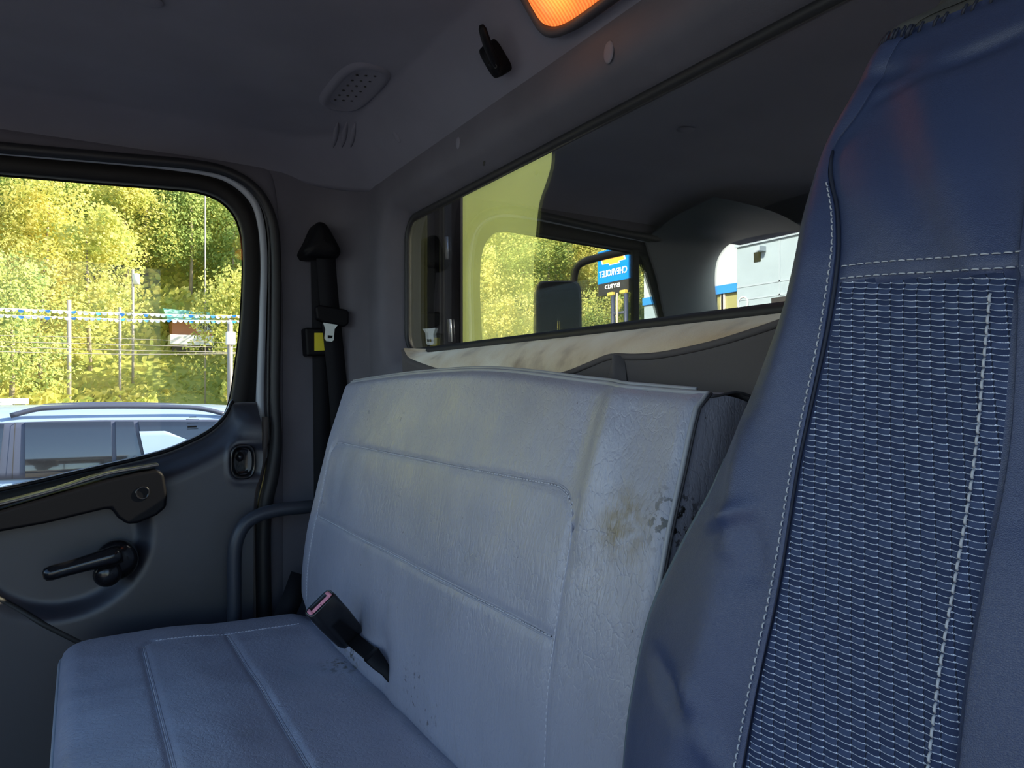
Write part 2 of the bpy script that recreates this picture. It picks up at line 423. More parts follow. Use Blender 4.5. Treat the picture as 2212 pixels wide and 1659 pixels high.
# pressed oval with a perforated speaker grille
def ceil_pt(x, y): return Vector((x, y, .589))
c0 = at_z(765, 193, .583); 
ax = (at_z(826, 140, .583) - at_z(708, 248, .583)) / 2; axl = ax.length; ax = Vector((1, .0, 0)); ay = Vector((0, 1, 0))
gc = Vector((c0.x, c0.y, .584))
mb = MB(); rows = []
for (sx, sy, dz) in ((.125, .052, .004), (.118, .046, -.003), (.108, .038, -.006), (.098, .029, .001), (.001, .001, .0015)):
    row = []
    for k in range(48):
        a = 2*math.pi*k/48; ca, sa = math.cos(a), math.sin(a); e = .62
        row.append(gc + Vector((sx*math.copysign(abs(ca)**e, ca), sy*math.copysign(abs(sa)**e, sa), dz)))
    rows.append(row)
mb.grid(rows, closed_u=True)
gr = build('speaker_grille', mb, M['headliner'], ceil)
holes = MB()
for i in range(6):
    for j in range(3):
        p = gc + Vector((-.07 + i*.027 + j*.006, -.016 + j*.015, -.0005)); holes.lathe(p, (0,0,-1), [(0, .0012), (.0026, .0012), (.0026, 0)], 8)
build('hole', holes, M['ink'], gr, kind='stuff')
# pressed ribs by the rear corner
def slope_pt(px, py):
    d = ray(px, py); t = .9527 / (d.y + .767 * d.z); return d * t
from mathutils.bvhtree import BVHTree
ceil_mb = MB(); ceil_mb.v = [v.co.copy() for v in ceil.data.vertices]; ceil_mb.f = [tuple(p.vertices) for p in ceil.data.polygons]
bvh = BVHTree.FromPolygons([tuple(v) for v in ceil_mb.v], ceil_mb.f)
def ceil_hit(px, py):
    d = ray(px, py).normalized(); loc, nr, _, _ = bvh.ray_cast(Vector((0, 0, 0)), d)
    if nr.dot(d) > 0: nr = -nr
    return loc, nr
SN = Vector((0, -.12, -.092)).normalized()      # inward normal of the sloping rear band
SU = Vector((0, -.092, .12)).normalized()       # up along the band
# round trim plugs
def plug(name_parent, c, nrm, ru, rv, up, mat):
    nrm = Vector(nrm).normalized(); up = Vector(up); up = (up - nrm*up.dot(nrm)).normalized(); w = nrm.cross(up)
    mb = MB().dome(c, w*ru, up*rv, nrm*.003, 5, 24); build('trim_plug', mb, mat, name_parent)
for px in (724, 743, 762):
    pts = [ceil_hit(px + 6 - 10*k/6, 264 + 54*k/6)[0] for k in range(7)]
    build('rib', MB().tube(pts, [.001, .004, .006, .0065, .006, .004, .001], 12), M['headliner'], ceil)
ch, cn = ceil_hit(857, 296)
plug(ceil, ch, cn, .010, .013, SU, M['headliner'])
if 0: plug(ceil, slope_pt(857, 296) + SN*.004, SN, .010, .013, SU, M['headliner'])
plug(ceil, at_z(320, 3, .594) , (0, 0, -1), .022, .018, (1, 0, 0), M['headliner'])

# ---- rear wall: frame around window, hollow at the top, fold, faded sill with window light in its colour, fabric below
GX0, GX1, GZ0, GZ1 = -1.56, .07, .090, .382
def rrect(x0, x1, z0, z1, r, n=8):
    out = []
    for cx, cz, a0 in ((x1-r, z1-r, 0), (x0+r, z1-r, 90), (x0+r, z0+r, 180), (x1-r, z0+r, 270)):
        for k in range(n + 1):
            a = R(a0 + 90*k/n); out.append((cx + r*math.cos(a), cz + r*math.sin(a)))
    # subdivide long sides
    full = []
    for i, p in enumerate(out):
        q = out[(i+1) % len(out)]; full.append(p); L = math.hypot(q[0]-p[0], q[1]-p[1])
        m = int(L / .04)
        for k in range(1, m): full.append((p[0] + (q[0]-p[0])*k/m, p[1] + (q[1]-p[1])*k/m))
    return full
def rr(x0, x1, z0, z1, r, y, grow):
    return None
base = rrect(GX0, GX1, GZ0, GZ1, .045)
cxm, czm = (GX0+GX1)/2, (GZ0+GZ1)/2
def grown(g, y, zmax=None, wob=0):
    out = []
    for (x, z) in base:
        ix = max(GX0+.045, min(GX1-.045, x)); iz = max(GZ0+.045, min(GZ1-.045, z))
        d = Vector((x-ix, 0, z-iz)); L = d.length; d = d / L if L > 1e-6 else Vector((0,0,0))
        p = Vector((x, y, z)) + d*g
        if wob: p.y += wob*nz(p.x*9, p.z*9)
        out.append(p)
    return out
win1 = struct_empty('window_1', (-.75, WY, .23), 'wide rear cab window with rounded corners in the back wall')
gl = MB().prism(grown(.004, WY), (0, .004, 0)); build('pane', gl, M['rearglass'], win1, flat=True)
build('seal', MB().grid([grown(.012, WY+.006), grown(.012, WY-.003), grown(.004, WY-.007), grown(-.004, WY-.003), grown(-.004, WY+.002)], closed_u=True), M['rubber'], win1)
# wall_rear : top and side bands
def wallring(mb_filter):
    pass
wr_rows = [grown(.008, .637), grown(.014, .622, wob=.004), grown(.026, .603, wob=.006), grown(.036, .592, wob=.004), grown(.060, .589), grown(.085, .592), grown(.16, .594), grown(.30, .60)]
mb = MB(); m_ = len(base)
rows = []
for gi, row in enumerate(wr_rows):
    rows.append(row)
mb.grid(rows, closed_u=True)
# keep everything except what lies under the window (the sill and fabric replace it)
def keepf(f):
    c = sum((mb.v[i] for i in f), Vector()) / len(f)
    return not (c.z < GZ0 - .0 and c.x > -1.45)
mb.f = [f for f in mb.f if keepf(f)]
wall_rear = build('wall_rear', mb, M['wallvinyl'], kind='structure')
# gold sill strip
low = [at_y(px, py, .585) for px, py in ((872, 752), (876, 762), (890, 776), (960, 800), (1050, 818), (1150, 822), (1225, 806), (1280, 785), (1325, 768), (1380, 768), (1440, 763), (1540, 742), (1640, 712), (1720, 684), (1800, 655))]
low += [Vector((-.38, .585, .03)), Vector((-.1, .585, .02)), Vector((.12, .585, .06))]
low = cr(low, 90)
top = []
for i, p in enumerate(low):
    f = i / 89; x = GX0 - .006 + (GX1 - GX0) * max(0, (f - .07)) / .93 if f > .07 else GX0 - .008
    top.append(Vector((max(GX0-.008, min(p.x + .0, GX1)), WY - .004, GZ0 - .008 + (.008 * (1 - f/.06) if f < .06 else 0))))
rows = []
for k in range(9):
    t = k / 8; row = []
    for a, b_ in zip(top, low):
        p = a.lerp(b_, t); p.y = a.y + (b_.y - a.y) * (t ** .75); p.y += -.005*math.sin(t*math.pi) + .003 * nz(p.x*12, t*2) * math.sin(t*math.pi)
        row.append(p)
    rows.append(row)
build('window_sill', MB().grid(rows), M['sill'], wall_rear, label='faded golden sill under the rear window with window light put into its colour')
# fabric below the sill, with its welt
rows = [[p + Vector((0, .004, .0)) for p in low], [p + Vector((0, -.006, -.004)) for p in low], [p + Vector((0, -.004, -.012)) for p in low]]
for z in (-.03, -.1, -.3, -.9):
    rows.append([Vector((p.x, .586 + .004*nz(p.x*7, z*7), min(z, p.z - .02))) for p in low])
lowfab = build('lower_fabric', MB().grid(rows), M['fabricdark'], wall_rear)
build('welt', MB().tube([p + Vector((0, -.005, -.002)) for p in low[30:]], .0042, 8), M['fabricdark'], wall_rear)
# bunched fold in the fabric below the sill
apex = at_y(1335, 764, .574); rows = []
for k in range(9):
    t = k / 8; row = []
    for j in range(13):
        a = (j - 6) / 6
        w = .006 + .030 * t; rgt = .5 if a > 0 else 1.0
        x = apex.x + a * w * (1.5 if a < 0 else .8) - .012 * t; z = apex.z - .075 * t - .004*abs(a)
        y = .580 - .014 * max(0, 1 - a*a) ** 1.2 * (1 - .3*t) + .006 * gau(a, .55, .2) * t
        row.append(Vector((x, y, z)))
    rows.append(row)
build('fabric_fold', MB().grid(rows), M['fabricdark'], wall_rear, sub=1)
# side return of the rear wall, rounded into the right wall
cor = []
for i in range(14):
    a = math.pi/2 * i / 13; cor.append((-1.80 + .13 - .13*math.cos(a), .594 - .13 + .13*math.sin(a)))
cor = [(-1.80, .365), (-1.80, .42)] + cor + [(-1.60, .594)]
zs = [-.95, -.6, -.3, 0, .1, .2, .3, .4, .47, .53]
build('corner_panel', MB().grid([[Vector((x, y, z)) for x, y in cor] for z in zs]), M['wallvinyl'], wall_rear)
plug(wall_rear, at_y(1315, 113, .589), (0, -1, 0), .010, .0145, (0, 0, 1), M['headliner'])
plug(wall_rear, at_y(990, 309, .590), (0, -1, 0), .008, .011, (0, 0, 1), M['headliner'])
# the fold running above the window
fold = [at_y(px, py, .586) for px, py in ((905, 452), (1010, 398), (1060, 368), (1200, 285), (1357, 195), (1500, 125), (1700, 30), (1850, -40))]
# small tear
build('tear', MB().dome(at_y(1046, 353, .588), (.004, 0, .002), (-.001, 0, .004), (0, -.002, 0), 3, 9), M['ink'], wall_rear)

# driver's side rear corner, sill and floor (outside the frame, they close the cab)
build('wall_left', MB().box((.30, .34, -.95), (.34, .72, .60)), M['wallvinyl'], kind='structure')
build('floor', MB().box((-1.95, -1.3, -1.0), (.36, .72, -.96)), M['doorlow'], kind='structure')
build('wall_front', MB().box((-1.95, -1.34, -1.0), (.36, -1.3, -.12)), M['doorlow'], kind='structure')
# shell behind the rear lining, left open where the window is
mb = MB()
mb.box((-2.0, .66, -1.0), (-1.72, .70, .64)); mb.box((-1.72, .66, -1.0), (.1, .70, .06)); mb.box((-1.72, .66, .41), (.1, .70, .64)); mb.box((.1, .66, -1.0), (.36, .70, .64))
build('outer_shell', mb, M['black'], wall_rear, flat=True)

# ---- right wall (the far side) around the door opening
seal_px = [(-300, 292), (-120, 308), (0, 322), (250, 344), (420, 359), (500, 379), (556, 419), (586, 480), (594, 560), (594, 700), (592, 850), (594, 950), (583, 1030), (572, 1080), (566, 1150), (568, 1330), (572, 1500), (574, 1750)]
seal = cr([at_x(a, b_, -1.78) for a, b_ in seal_px], 110)
seal[0:0] = [Vector((-1.78, -.50, seal[0].z - .010)), Vector((-1.78, -.43, seal[0].z - .005))]
outer = []
for p in seal:
    y = max(p.y, -.7)
    f = smooth(.15, .35, p.y); g = smooth(.45, .2, p.z)
    outer.append(Vector((-1.80, p.y + (.42 - p.y) * max(g * (p.y > .1), 0), p.z + (.53 - p.z) * (1 - g) if p.y < .3 or p.z > .3 else p.z)))
outer = [Vector((-1.80, q.y, q.z)) for q in outer]
rows = [[Vector((-1.79, p.y, p.z)) for p in seal], [a.lerp(b_, .5) + Vector((.008, 0, 0)) for a, b_ in zip(seal, outer)], outer]
wall_right = build('wall_right', MB().grid(rows), M['wallvinyl'], kind='structure')
# extra flat piece behind, closing gaps
mb = MB(); mb.box((-1.90, .355, -1.0), (-1.805, .66, .60)); mb.box((-1.90, -.50, .49), (-1.805, .66, .60)); mb.box((-1.90, -1.3, -1.0), (-1.86, -.55, -.25))
build('outer_shell', mb, M['greypaint'], wall_right, flat=True)
# a pillar seen in the rear glass, windscreen surround
def quadstrip(a, b_): return MB().grid([a, b_])
A_in = [Vector((-1.78, -.235, .47)), Vector((-1.78, -.255, .42)), Vector((-1.78, -.285, .36)), Vector((-1.79, -.315, .27)), Vector((-1.79, -.345, .18)), Vector((-1.80, -.40, .05)), Vector((-1.80, -.47, -.12)), Vector((-1.80, -.55, -.30))]
wsl = [re_y(px, py, -.62) for px, py in ((1740, 498), (1680, 502), (1610, 515), (1572, 530), (1550, 560), (1544, 600), (1548, 650), (1560, 720), (1572, 780))]
ws = cr(wsl, 26)
A_in2 = resample([Vector((-1.55, -.30, .56)), Vector((-1.70, -.28, .53))] + A_in, 26)
rows = []
for k in range(7):
    t = k/6; rows.append([a.lerp(b_, t) + Vector((.04*math.sin(t*math.pi), 0, 0)) for a, b_ in zip(A_in2, ws)])
M['pillar'] = pmat('pillar_trim', (.06, .075, .085), .42, var=.1)
build('trim_1', MB().grid(rows), M['pillar'], kind='structure')
build('trim_2', MB().box((-1.84, -.72, .512), (.36, -.60, .64)), M['headliner'], kind='structure')
mb = MB()
mb.box((.28, -.66, -.2), (.36, -.58, .6))
build('trim_3', mb, M['pillar'], flat=True, bevel=.01, kind='structure')

# ================================================================== DOOR
door = struct_empty('door_1', (-1.80, .0, -.6), 'far cab door with its window, grey-black lining, armrest and window crank')
wo = [(-.136, .4384), (.05, .447), (.17, .4525), (.235, .4535), (.28, .441), (.311, .412), (.3265, .370), (.331, .31), (.330, .24), (.324, .14), (.313, .05), (.303, -.016), (.288, -.058), (.255, -.092), (.205, -.119), (.14, -.142), (.0, -.172), (-.136, -.200), (-.3, -.225), (-.45, -.235), (-.485, -.21), (-.45, -.10), (-.40, .05), (-.345, .20), (-.30, .32), (-.262, .405), (-.235, .432)]
woutl = cr([Vector((0, y, z)) for y, z in wo], 160, closed=True)
def offs(path, d, x):
    n = len(path); out = []
    for i, p in enumerate(path):
        t = path[(i+1) % n] - path[i-1]; nr = Vector((0, t.z, -t.y)).normalized()
        q = p - nr * d if False else p + nr * d
        out.append(Vector((x, q.y, q.z)))
    return out
# orientation check: outward should increase y at the rear edge
sgn = 1 if offs(woutl, .01, 0)[45].y > woutl[45].y else -1
def of(d, x): return offs(woutl, d * sgn, x)
# glass
n = len(woutl)
build('pane', MB().prism(of(.006, -1.808), (-.004, 0, 0)), M['doorglass'], door, flat=True)
build('window_frame', MB().grid([of(0, -1.815), of(0, -1.797), of(.003, -1.793), of(.030, -1.786), of(.034, -1.792), of(.060, -1.800), of(.060, -1.83), of(.01, -1.84), of(0, -1.835)], closed_u=True), M['frameblack'], door, bevel=0)
em = MB()
for px0, px1, py, w in ((408, 424, 901, .0011), (402, 430, 906, .0006), (404, 428, 914, .0006), (405, 425, 922, .0020), (404, 428, 927, .0006)):
    a, b_ = at_x(px0, py, -1.8065), at_x(px1, py, -1.8065); em.box((-1.8075, a.y, a.z - w), (-1.8065, b_.y, a.z + w))
build('etched_mark', em, M['ink'], door, flat=True)
bar0, bar1 = re_x(1370, 560, -1.80), re_x(1372, 700, -1.80)
build('divider_bar', MB().box((-1.815, bar0.y - .012, -.22), (-1.79, bar0.y + .012, .44)), M['frameblack'], door, bevel=.003)
# grey painted strip beside the frame
gs = cr([at_x(a, b_, -1.785) for a, b_ in ((-300, 302), (0, 331), (300, 356), (440, 371), (500, 389), (545, 428), (564, 480), (571, 560), (569, 660), (566, 760), (563, 870), (569, 930), (572, 990))], 70)
wd = [.005 + .013 * smooth(.10, .33, p.y) for p in gs]
rows = [[], [], [], []]
for i, p in enumerate(gs):
    t = gs[min(i+1, len(gs)-1)] - gs[max(i-1, 0)]; nr = Vector((0, t.z, -t.y)).normalized() * wd[i] / 2
    for k, (a, dx) in enumerate(((-1, -.02), (-.8, 0), (.8, .0), (1, -.02))): rows[k].append(p + nr*a + Vector((dx, 0, 0)))
build('door_edge', MB().grid(rows), M['greypaint'], door, label='pale grey painted door edge')
gs2 = cr([at_x(a, b_, -1.772) for a, b_ in ((572, 900), (571, 960), (563, 1010), (551, 1060), (547, 1110), (548, 1200), (551, 1330), (553, 1500))], 30)
build('door_edge', MB().ribbon(gs2, .013, .004, (1, 0, 0)), M['greydull'], door, label='dull brown-grey lower door edge')
# rubber weather seal round the door opening
sr = [.0115 if p.z > -.05 else .0115 + .006*smooth(-.05, -.2, p.z) for p in seal]
build('weather_seal', MB().tube([p + Vector((.012, 0, 0)) for p in seal], sr, 12, up=(1, 0, 0)), M['rubber'], wall_right)
thin = cr([at_x(a, b_, -1.775) for a, b_ in ((-300, 300), (0, 328), (300, 352), (440, 366), (508, 386), (556, 428), (577, 480), (583, 560), (581, 700), (579, 870), (581, 960))], 60)
build('weather_seal', MB().tube(thin, .0035, 8, up=(1, 0, 0)), M['rubber'], wall_right)

# door lining: upper edge follows the glass, relief pushes towards the camera
lo_edge = [q for q in of(-.001, -1.795)]
edge = [p for p in lo_edge if p.z < .0 and p.y > -.49 or (p.z < -.15)]
edge = [p for p in edge if not (p.y < 0 and p.z > -.168) and p.y > -.455]
edge = sorted(edge, key=lambda p: p.y)
rear_top = at_x(503, 870, -1.79); 
edge = [p for p in edge if p.y < rear_top.y - .002 and p.z < rear_top.z]
edge.append(Vector((-1.795, rear_top.y, rear_top.z)))
right_edge = cr([at_x(a, b_, -1.76) for a, b_ in ((560, 870), (561, 960), (563, 990), (556, 1030), (546, 1060), (543, 1120), (543, 1330), (545, 1500))], 40)
def lining_x(y, z, d):
    """inner face of the lining; d = distance below its upper edge"""
    x = -1.785 + .050 * smooth(0, .062, d) + .008 * math.sin(min(d / .055, 1) * math.pi)
    # scooped bowl round the window crank
    c = at_x(130, 1170, -1.74); q = math.hypot((y - c.y) / .165, (z - c.z) / .155)
    x -= .030 * smooth(1.05, .80, q)
    # oval recess of the lock knob
    c2 = at_x(524, 997, -1.74); q2 = ((abs(y - c2.y) / .026) ** 3 + (abs(z - c2.z) / .036) ** 3) ** (1/3)
    x -= .018 * smooth(1.05, .8, q2) ; x += .004 * gau(q2, 1.25, .15)
    return x
NE = 150; eu = resample(edge, NE)
eu.append(at_x(530, 868, -1.79)); eu.append(at_x(558, 869, -1.785)); 
lows = []
botz = -.95
rows = []
NR = 110
cols = []
for j, e in enumerate(eu):
    f = j / (len(eu) - 1); yb = -.49 + (.352 - (-.49)) * f
    col = []
    for i in range(NR + 1):
        t = i / NR; t2 = t ** 1.25
        y = e.y + (yb - e.y) * (t2 ** .6 if e.y < .2 else t2 ** .75); z = e.z + (botz - e.z) * t2
        # right edge limit
        ry = interp([(q.z, q.y) for q in reversed(right_edge)], z); y = ry if f > .999 else (y if y < ry - .05 else ry - .05 + .05*(1 - math.exp(-(y - ry + .05)/.05)))
        # distance to upper edge
        col.append([y, z])
    cols.append(col)
el = [(p.y, p.z) for p in resample(eu, 300)]
verts = []
for col in cols:
    cc = []
    for y, z in col:
        d = min(math.hypot(y - a, z - b_) for a, b_ in el)
        cc.append(Vector((lining_x(y, z, max(0, d - .003)), y, z)))
    verts.append(cc)
mb = MB().grid(verts)
def sp(f):
    c = sum((mb.v[i] for i in f), Vector()) / 4
    a = at_x(0, 1300, -1.74); b_ = at_x(165, 1383, -1.74)
    return c.z > a.z + (b_.z - a.z) * (c.y - a.y) / (b_.y - a.y)
fu = [f for f in mb.f if sp(f)]; fl = [f for f in mb.f if not sp(f)]
upm = MB(); upm.v = mb.v; upm.f = fu; lom = MB(); lom.v = [v + Vector((.0008, 0, 0)) for v in mb.v]; lom.f = fl
lining = build('door_lining', upm, M['doorplastic'], door)
build('lower_lining', lom, M['doorlow'], door)
a = at_x(-60, 1270, -1.742); b_ = at_x(165, 1383, -1.742); c_ = at_x(330, 1466, -1.742)
build('seam_groove', MB().tube([Vector((lining_x(p.y, p.z, .3) - .0025, p.y, p.z)) for p in resample([a, b_, c_], 40)], .0062, 8), M['ink'], door)
# window sweep strips above the lining
sw = resample(edge, 80)
build('glass_sweep', MB().tube([p + Vector((.016, 0, .003)) for p in sw], .0035, 8), M['black'], door)
build('glass_sweep', MB().tube([p + Vector((.017, -.002, .0075)) for p in sw], .0015, 6), M['steel'], door)
# armrest with pull and its screw
arm_o = [(-260, 1150), (-100, 1118), (0, 1098), (120, 1063), (230, 1031), (300, 1015), (338, 1010), (350, 1020), (357, 1062), (355, 1090), (335, 1107), (295, 1124), (272, 1126), (252, 1112), (238, 1093), (225, 1094), (100, 1124), (0, 1142), (-120, 1165), (-260, 1195)]
poly = [at_x(a, b_, -1.735) for a, b_ in arm_o]
poly = [Vector((-1.765, p.y, p.z)) for p in poly]
arm = build('armrest', MB().prism(poly, (.075, 0, 0)), M['black'], door, bevel=.007)
topl = [at_x(a, b_, -1.715) for a, b_ in ((-260, 1128), (-60, 1098), (100, 1060), (225, 1022), (300, 1008), (340, 1001))]
build('armrest_top', MB().ribbon(cr([p + Vector((0,0,-.004)) for p in topl], 24), .05, .006, (0, .2, 1), wn=Vector((1, 0, 0))), pmat('armrest_gloss', (.03, .03, .035), .18, spec=.9), arm, bevel=.002)
sc0 = at_x(308, 1065, -1.689)
build('screw_cap', MB().lathe(sc0 + Vector((-.004, 0, 0)), (1, 0, 0), [(.014, 0), (.014, .005), (.011, .006), (.009, .001), (.003, .001), (0, .001)]), M['blackgloss'], arm)
# crank
cc = at_x(252, 1212, -1.715)
crk = build('window_crank', MB().lathe(cc + Vector((-.045, 0, 0)), (1, 0, 0), [(.030, 0), (.037, .008), (.041, .025), (.041, .040), (.036, .050), (.02, .055), (0, .056)], 36), M['blackgloss'], door)
h0, h1 = at_x(262, 1196, -1.67), at_x(92, 1243, -1.66)
path = [h0.lerp(h1, t) for t in (0, .1, .3, .5, .7, .9, .97, 1)]
build('crank_arm', MB().tube(path, [.018, .020, .0175, .0155, .0145, .0145, .012, .006], 14, flat=1.0, up=(0, 0, 1)), M['blackgloss'], crk)
build('crank_hub', MB().dome(at_x(232, 1240, -1.69), (0, .026, 0), (0, 0, .026), (.018, 0, 0), 6, 24), M['blackgloss'], crk)
# lock knob in its bezel
lk = at_x(524, 997, -1.741)
rws = []
for (s, dx) in ((1.12, 0), (1.1, .007), (.98, .009), (.86, .003), (.84, -.010), (.6, -.012), (0.01, -.012)):
    rws.append([lk + Vector((dx, .025*s*math.copysign(abs(math.cos(a))**.7, math.cos(a)), .036*s*math.copysign(abs(math.sin(a))**.7, math.sin(a)))) for a in [2*math.pi*k/36 for k in range(36)]])
bz = build('lock_bezel', MB().grid(rws, closed_u=True), M['blackgloss'], door)
build('lock_knob', MB().dome(lk + Vector((-.012, -.004, .010)), (0, .009, 0), (0, 0, .011), (.012, 0, 0), 6, 18), M['blackgloss'], bz)
# outer skin of the door below the glass
build('outer_skin', MB().box((-1.88, -.52, -1.0), (-1.84, .36, -.26)), M['greypaint'], door, flat=True)

# ================================================================== SEAT BELT
belt = thing('seat_belt', 'black lap and shoulder belt hanging on the corner pillar behind the door', 'seat belt', (-1.76, .49, -.1))
bx = -1.745
def wx(px, py, x=bx): return at_x(px, py, x)
cov = [(691, 479), (704, 486), (716, 505), (728, 527), (735, 543), (733, 553), (722, 558), (666, 557), (656, 550), (654, 541), (666, 518), (676, 495), (683, 483)]
cp = cr([wx(a, b_) for a, b_ in cov], 60, closed=True); cen = sum(cp, Vector()) / len(cp)
rws = [[cen + (p - cen)*s + Vector((dx, 0, 0)) for p in cp] for s, dx in ((1, -.05), (1, -.005), (.95, .008), (.8, .016), (.5, .020), (.01, .021))]
build('anchor_cover', MB().grid(rws, closed_u=True), M['black'], belt)
def strap(pts, w, x0, dx=0, name='strap'):
    path = cr([wx(a, b_, x0) for a, b_ in pts], 40)
    return build(name, MB().ribbon(path, w, .002, (1, 0, 0)), M['webbing'], belt)
strap([(692, 550), (694, 640), (696, 760), (698, 900), (699, 1050), (700, 1350)], .048, bx - .03)
strap([(703, 550), (710, 640), (718, 720), (726, 800), (732, 870), (737, 960)], .046, bx - .005)
g = [wx(656, 708, bx-.02), wx(704, 709, bx-.02), wx(708, 768, bx-.02), wx(660, 770, bx-.02)]
gd = build('belt_guide', MB().prism([p + Vector((-.03, 0, 0)) for p in g], (.042, 0, 0)), M['black'], belt, bevel=.006)
g = [wx(679, 719, bx-.007), wx(703, 719, bx-.007), wx(703, 757, bx-.007), wx(679, 758, bx-.007)]
build('label', MB().prism(g, (.0012, 0, 0)), M['yellow'], gd, flat=True, label='yellow warning label on the belt guide')
g = [wx(679, 664, bx+.004), wx(687, 659, bx+.004), wx(740, 668, bx+.004), wx(751, 672, bx+.004), wx(751, 700, bx+.004), wx(742, 707, bx+.004), wx(700, 698, bx+.004), wx(682, 690, bx+.004)]
th = build('tongue_holder', MB().prism([p + Vector((-.012, 0, 0)) for p in g], (.024, 0, 0)), M['black'], belt, bevel=.005)
def t_(a, b_): return wx(a, b_, bx + .012)
outl = [t_(697, 697), t_(729, 702), t_(722, 711), t_(720, 735), t_(716, 738), t_(704, 737), t_(700, 731), t_(702, 712)]
inn = [t_(707, 724), t_(707, 724), t_(718, 725), t_(718, 725), t_(717, 731), t_(707, 731), t_(707, 731), t_(707, 724)]
d = Vector((.003, 0, 0))
build('tongue', MB().grid([outl, inn, [p + d for p in inn], [p + d for p in outl]], closed_u=True, closed_v=True), M['steel'], th, flat=True, label='bright steel belt tongue')
build('lap_strap', MB().ribbon([at_x(650, 1240, -1.70), at_x(632, 1290, -1.68), at_x(608, 1345, -1.66)], .045, .002, (1, -.3, 0)), M['webbing'], belt)

# ================================================================== GRAB RAIL beside the bench
rail_pts = [at_x(700, 1092, -1.68), at_x(655, 1096, -1.68), at_x(600, 1102, -1.68), at_x(556, 1114, -1.68), at_x(527, 1135, -1.68), at_x(511, 1168, -1.68), at_x(506, 1210, -1.68), at_x(506, 1280, -1.68), at_x(506, 1340, -1.68), Vector((-1.68, at_x(506, 1340, -1.68).y, -.80)), Vector((-1.68, at_x(506, 1340, -1.68).y, -.96))]
gr = thing('grab_rail', 'dark bent tubular rail between the door and the bench', 'rail', (-1.68, .30, -.96))
build('tube', MB().tube(cr(rail_pts, 60), .0150, 16, up=(1, 0, 0)), M['tube'], gr)
build('foot_plate', MB().lathe(rail_pts[-1], (0, 0, 1), [(.0, .0), (.035, 0), (.035, .006), (.016, .008)], 20), M['tube'], gr)

# ================================================================== PASSENGER BENCH
bench = thing('bench_seat', 'light grey vinyl two-passenger bench with stitched seams and scuffs', 'seat', (-1.05, .2, -.96))
BYT = [(-.60, .405), (-.435, .404), (-.31, .416), (-.155, .449), (-.05, .480), (.02, .504), (.05, .515)]
BYS = cr([Vector((a, b_, 0)) for a, b_ in BYT], 80)
BYL = [(p.x, p.y) for p in BYS]
XL, XR = -1.595, -.510
def ztop(x):
    return .018 + .014*math.sin((x - XL) / (XR - XL) * math.pi) ** 1.0 * 1.0 - .020 * smooth(-1.0, -.5, x)
seam_groove = []
def back_y(x, z):
    y = interp(BYL, z)
    # crown: puffed in the middle, tucked at the ends
    u = (x - XL) / (XR - XL)
    y -= .012 * math.sin(max(0, min(1, u)) * math.pi) * smooth(-.6, -.3, z)
    y += .010 * gau(z, -.105, .03) * 0
    # seams pull the surface in
    if -1.54 < x < -.64:
        zs1 = seam1_z(x); zs2 = seam2_z(x)
        y += .0032 * gau(z, zs1, .0048) + .0032 * gau(z, zs2, .0048)
    if z < -.11: y += .003 * gau(x, seamR_x(z), .007) + .002 * gau(x, -1.53, .007)
    # soft ridge and hollow near the right-hand end
    y -= .011 * gau(x, -.62 + .05*(z+.1), .022) * smooth(-.22, -.05, z) ; y += .004 * gau(x, -.66, .02) * smooth(-.16, -.02, z)
    y += .004 * nz(x*5, z*5, 3) + .0015 * nz(x*16, z*14, 1)
    # tuck by the buckle
    y += .012 * math.exp(-((x + 1.085)/.035)**2 - ((z + .41)/.05)**2)
    return y
def seam1_z(x):
    r = .05; z = -.105
    if x < -1.54 + r: z -= r - math.sqrt(max(0, r*r - (x - (-1.54 + r))**2))
    if x > -.64 - r: z -= r - math.sqrt(max(0, r*r - (x - (-.64 - r))**2))
    return z
def seam2_z(x): return -.258 + .006*math.sin((x+1.55)*3)
def seamR_x(z): return -.64 + .012 * smooth(-.2, -.4, z)
def back_point(x, z, off=0):
    return Vector((x, back_y(x, z) - off, z))
# front face + rounded rims, as one closed shell
nx, nzz = 190, 110; rows = []
for i in range(nzz + 1):
    row = []
    for j in range(nx + 1):
        u = j / nx; x = XL + (XR - XL) * u; zt = ztop(x); zb = -.50 
        # lower edge curls under at the left end
        zb += .035 * gau(u, 0, .05)
        v = i / nzz; z = zb + (zt - zb) * v
        y = back_y(x, z)
        e = min(u*(XR-XL), .028) / .028; y += .026 * (1 - math.sqrt(max(0, 1 - (1 - e)**2)))
        e = min((1-u)*(XR-XL), .010) / .010; y += .008 * (1 - math.sqrt(max(0, 1 - (1 - e)**2)))
        e = min(zt - z, .012) / .012; y += .010 * (1 - math.sqrt(max(0, 1 - (1 - e)**2)))
        e = min(z - zb, .05) / .05; y += .05 * (1 - math.sqrt(max(0, 1 - (1 - e)**2)))
        row.append(Vector((x, y, z)))
    rows.append(row)
front = MB().grid(rows)
backrest = build('backrest', front, M['vinyl'], bench)
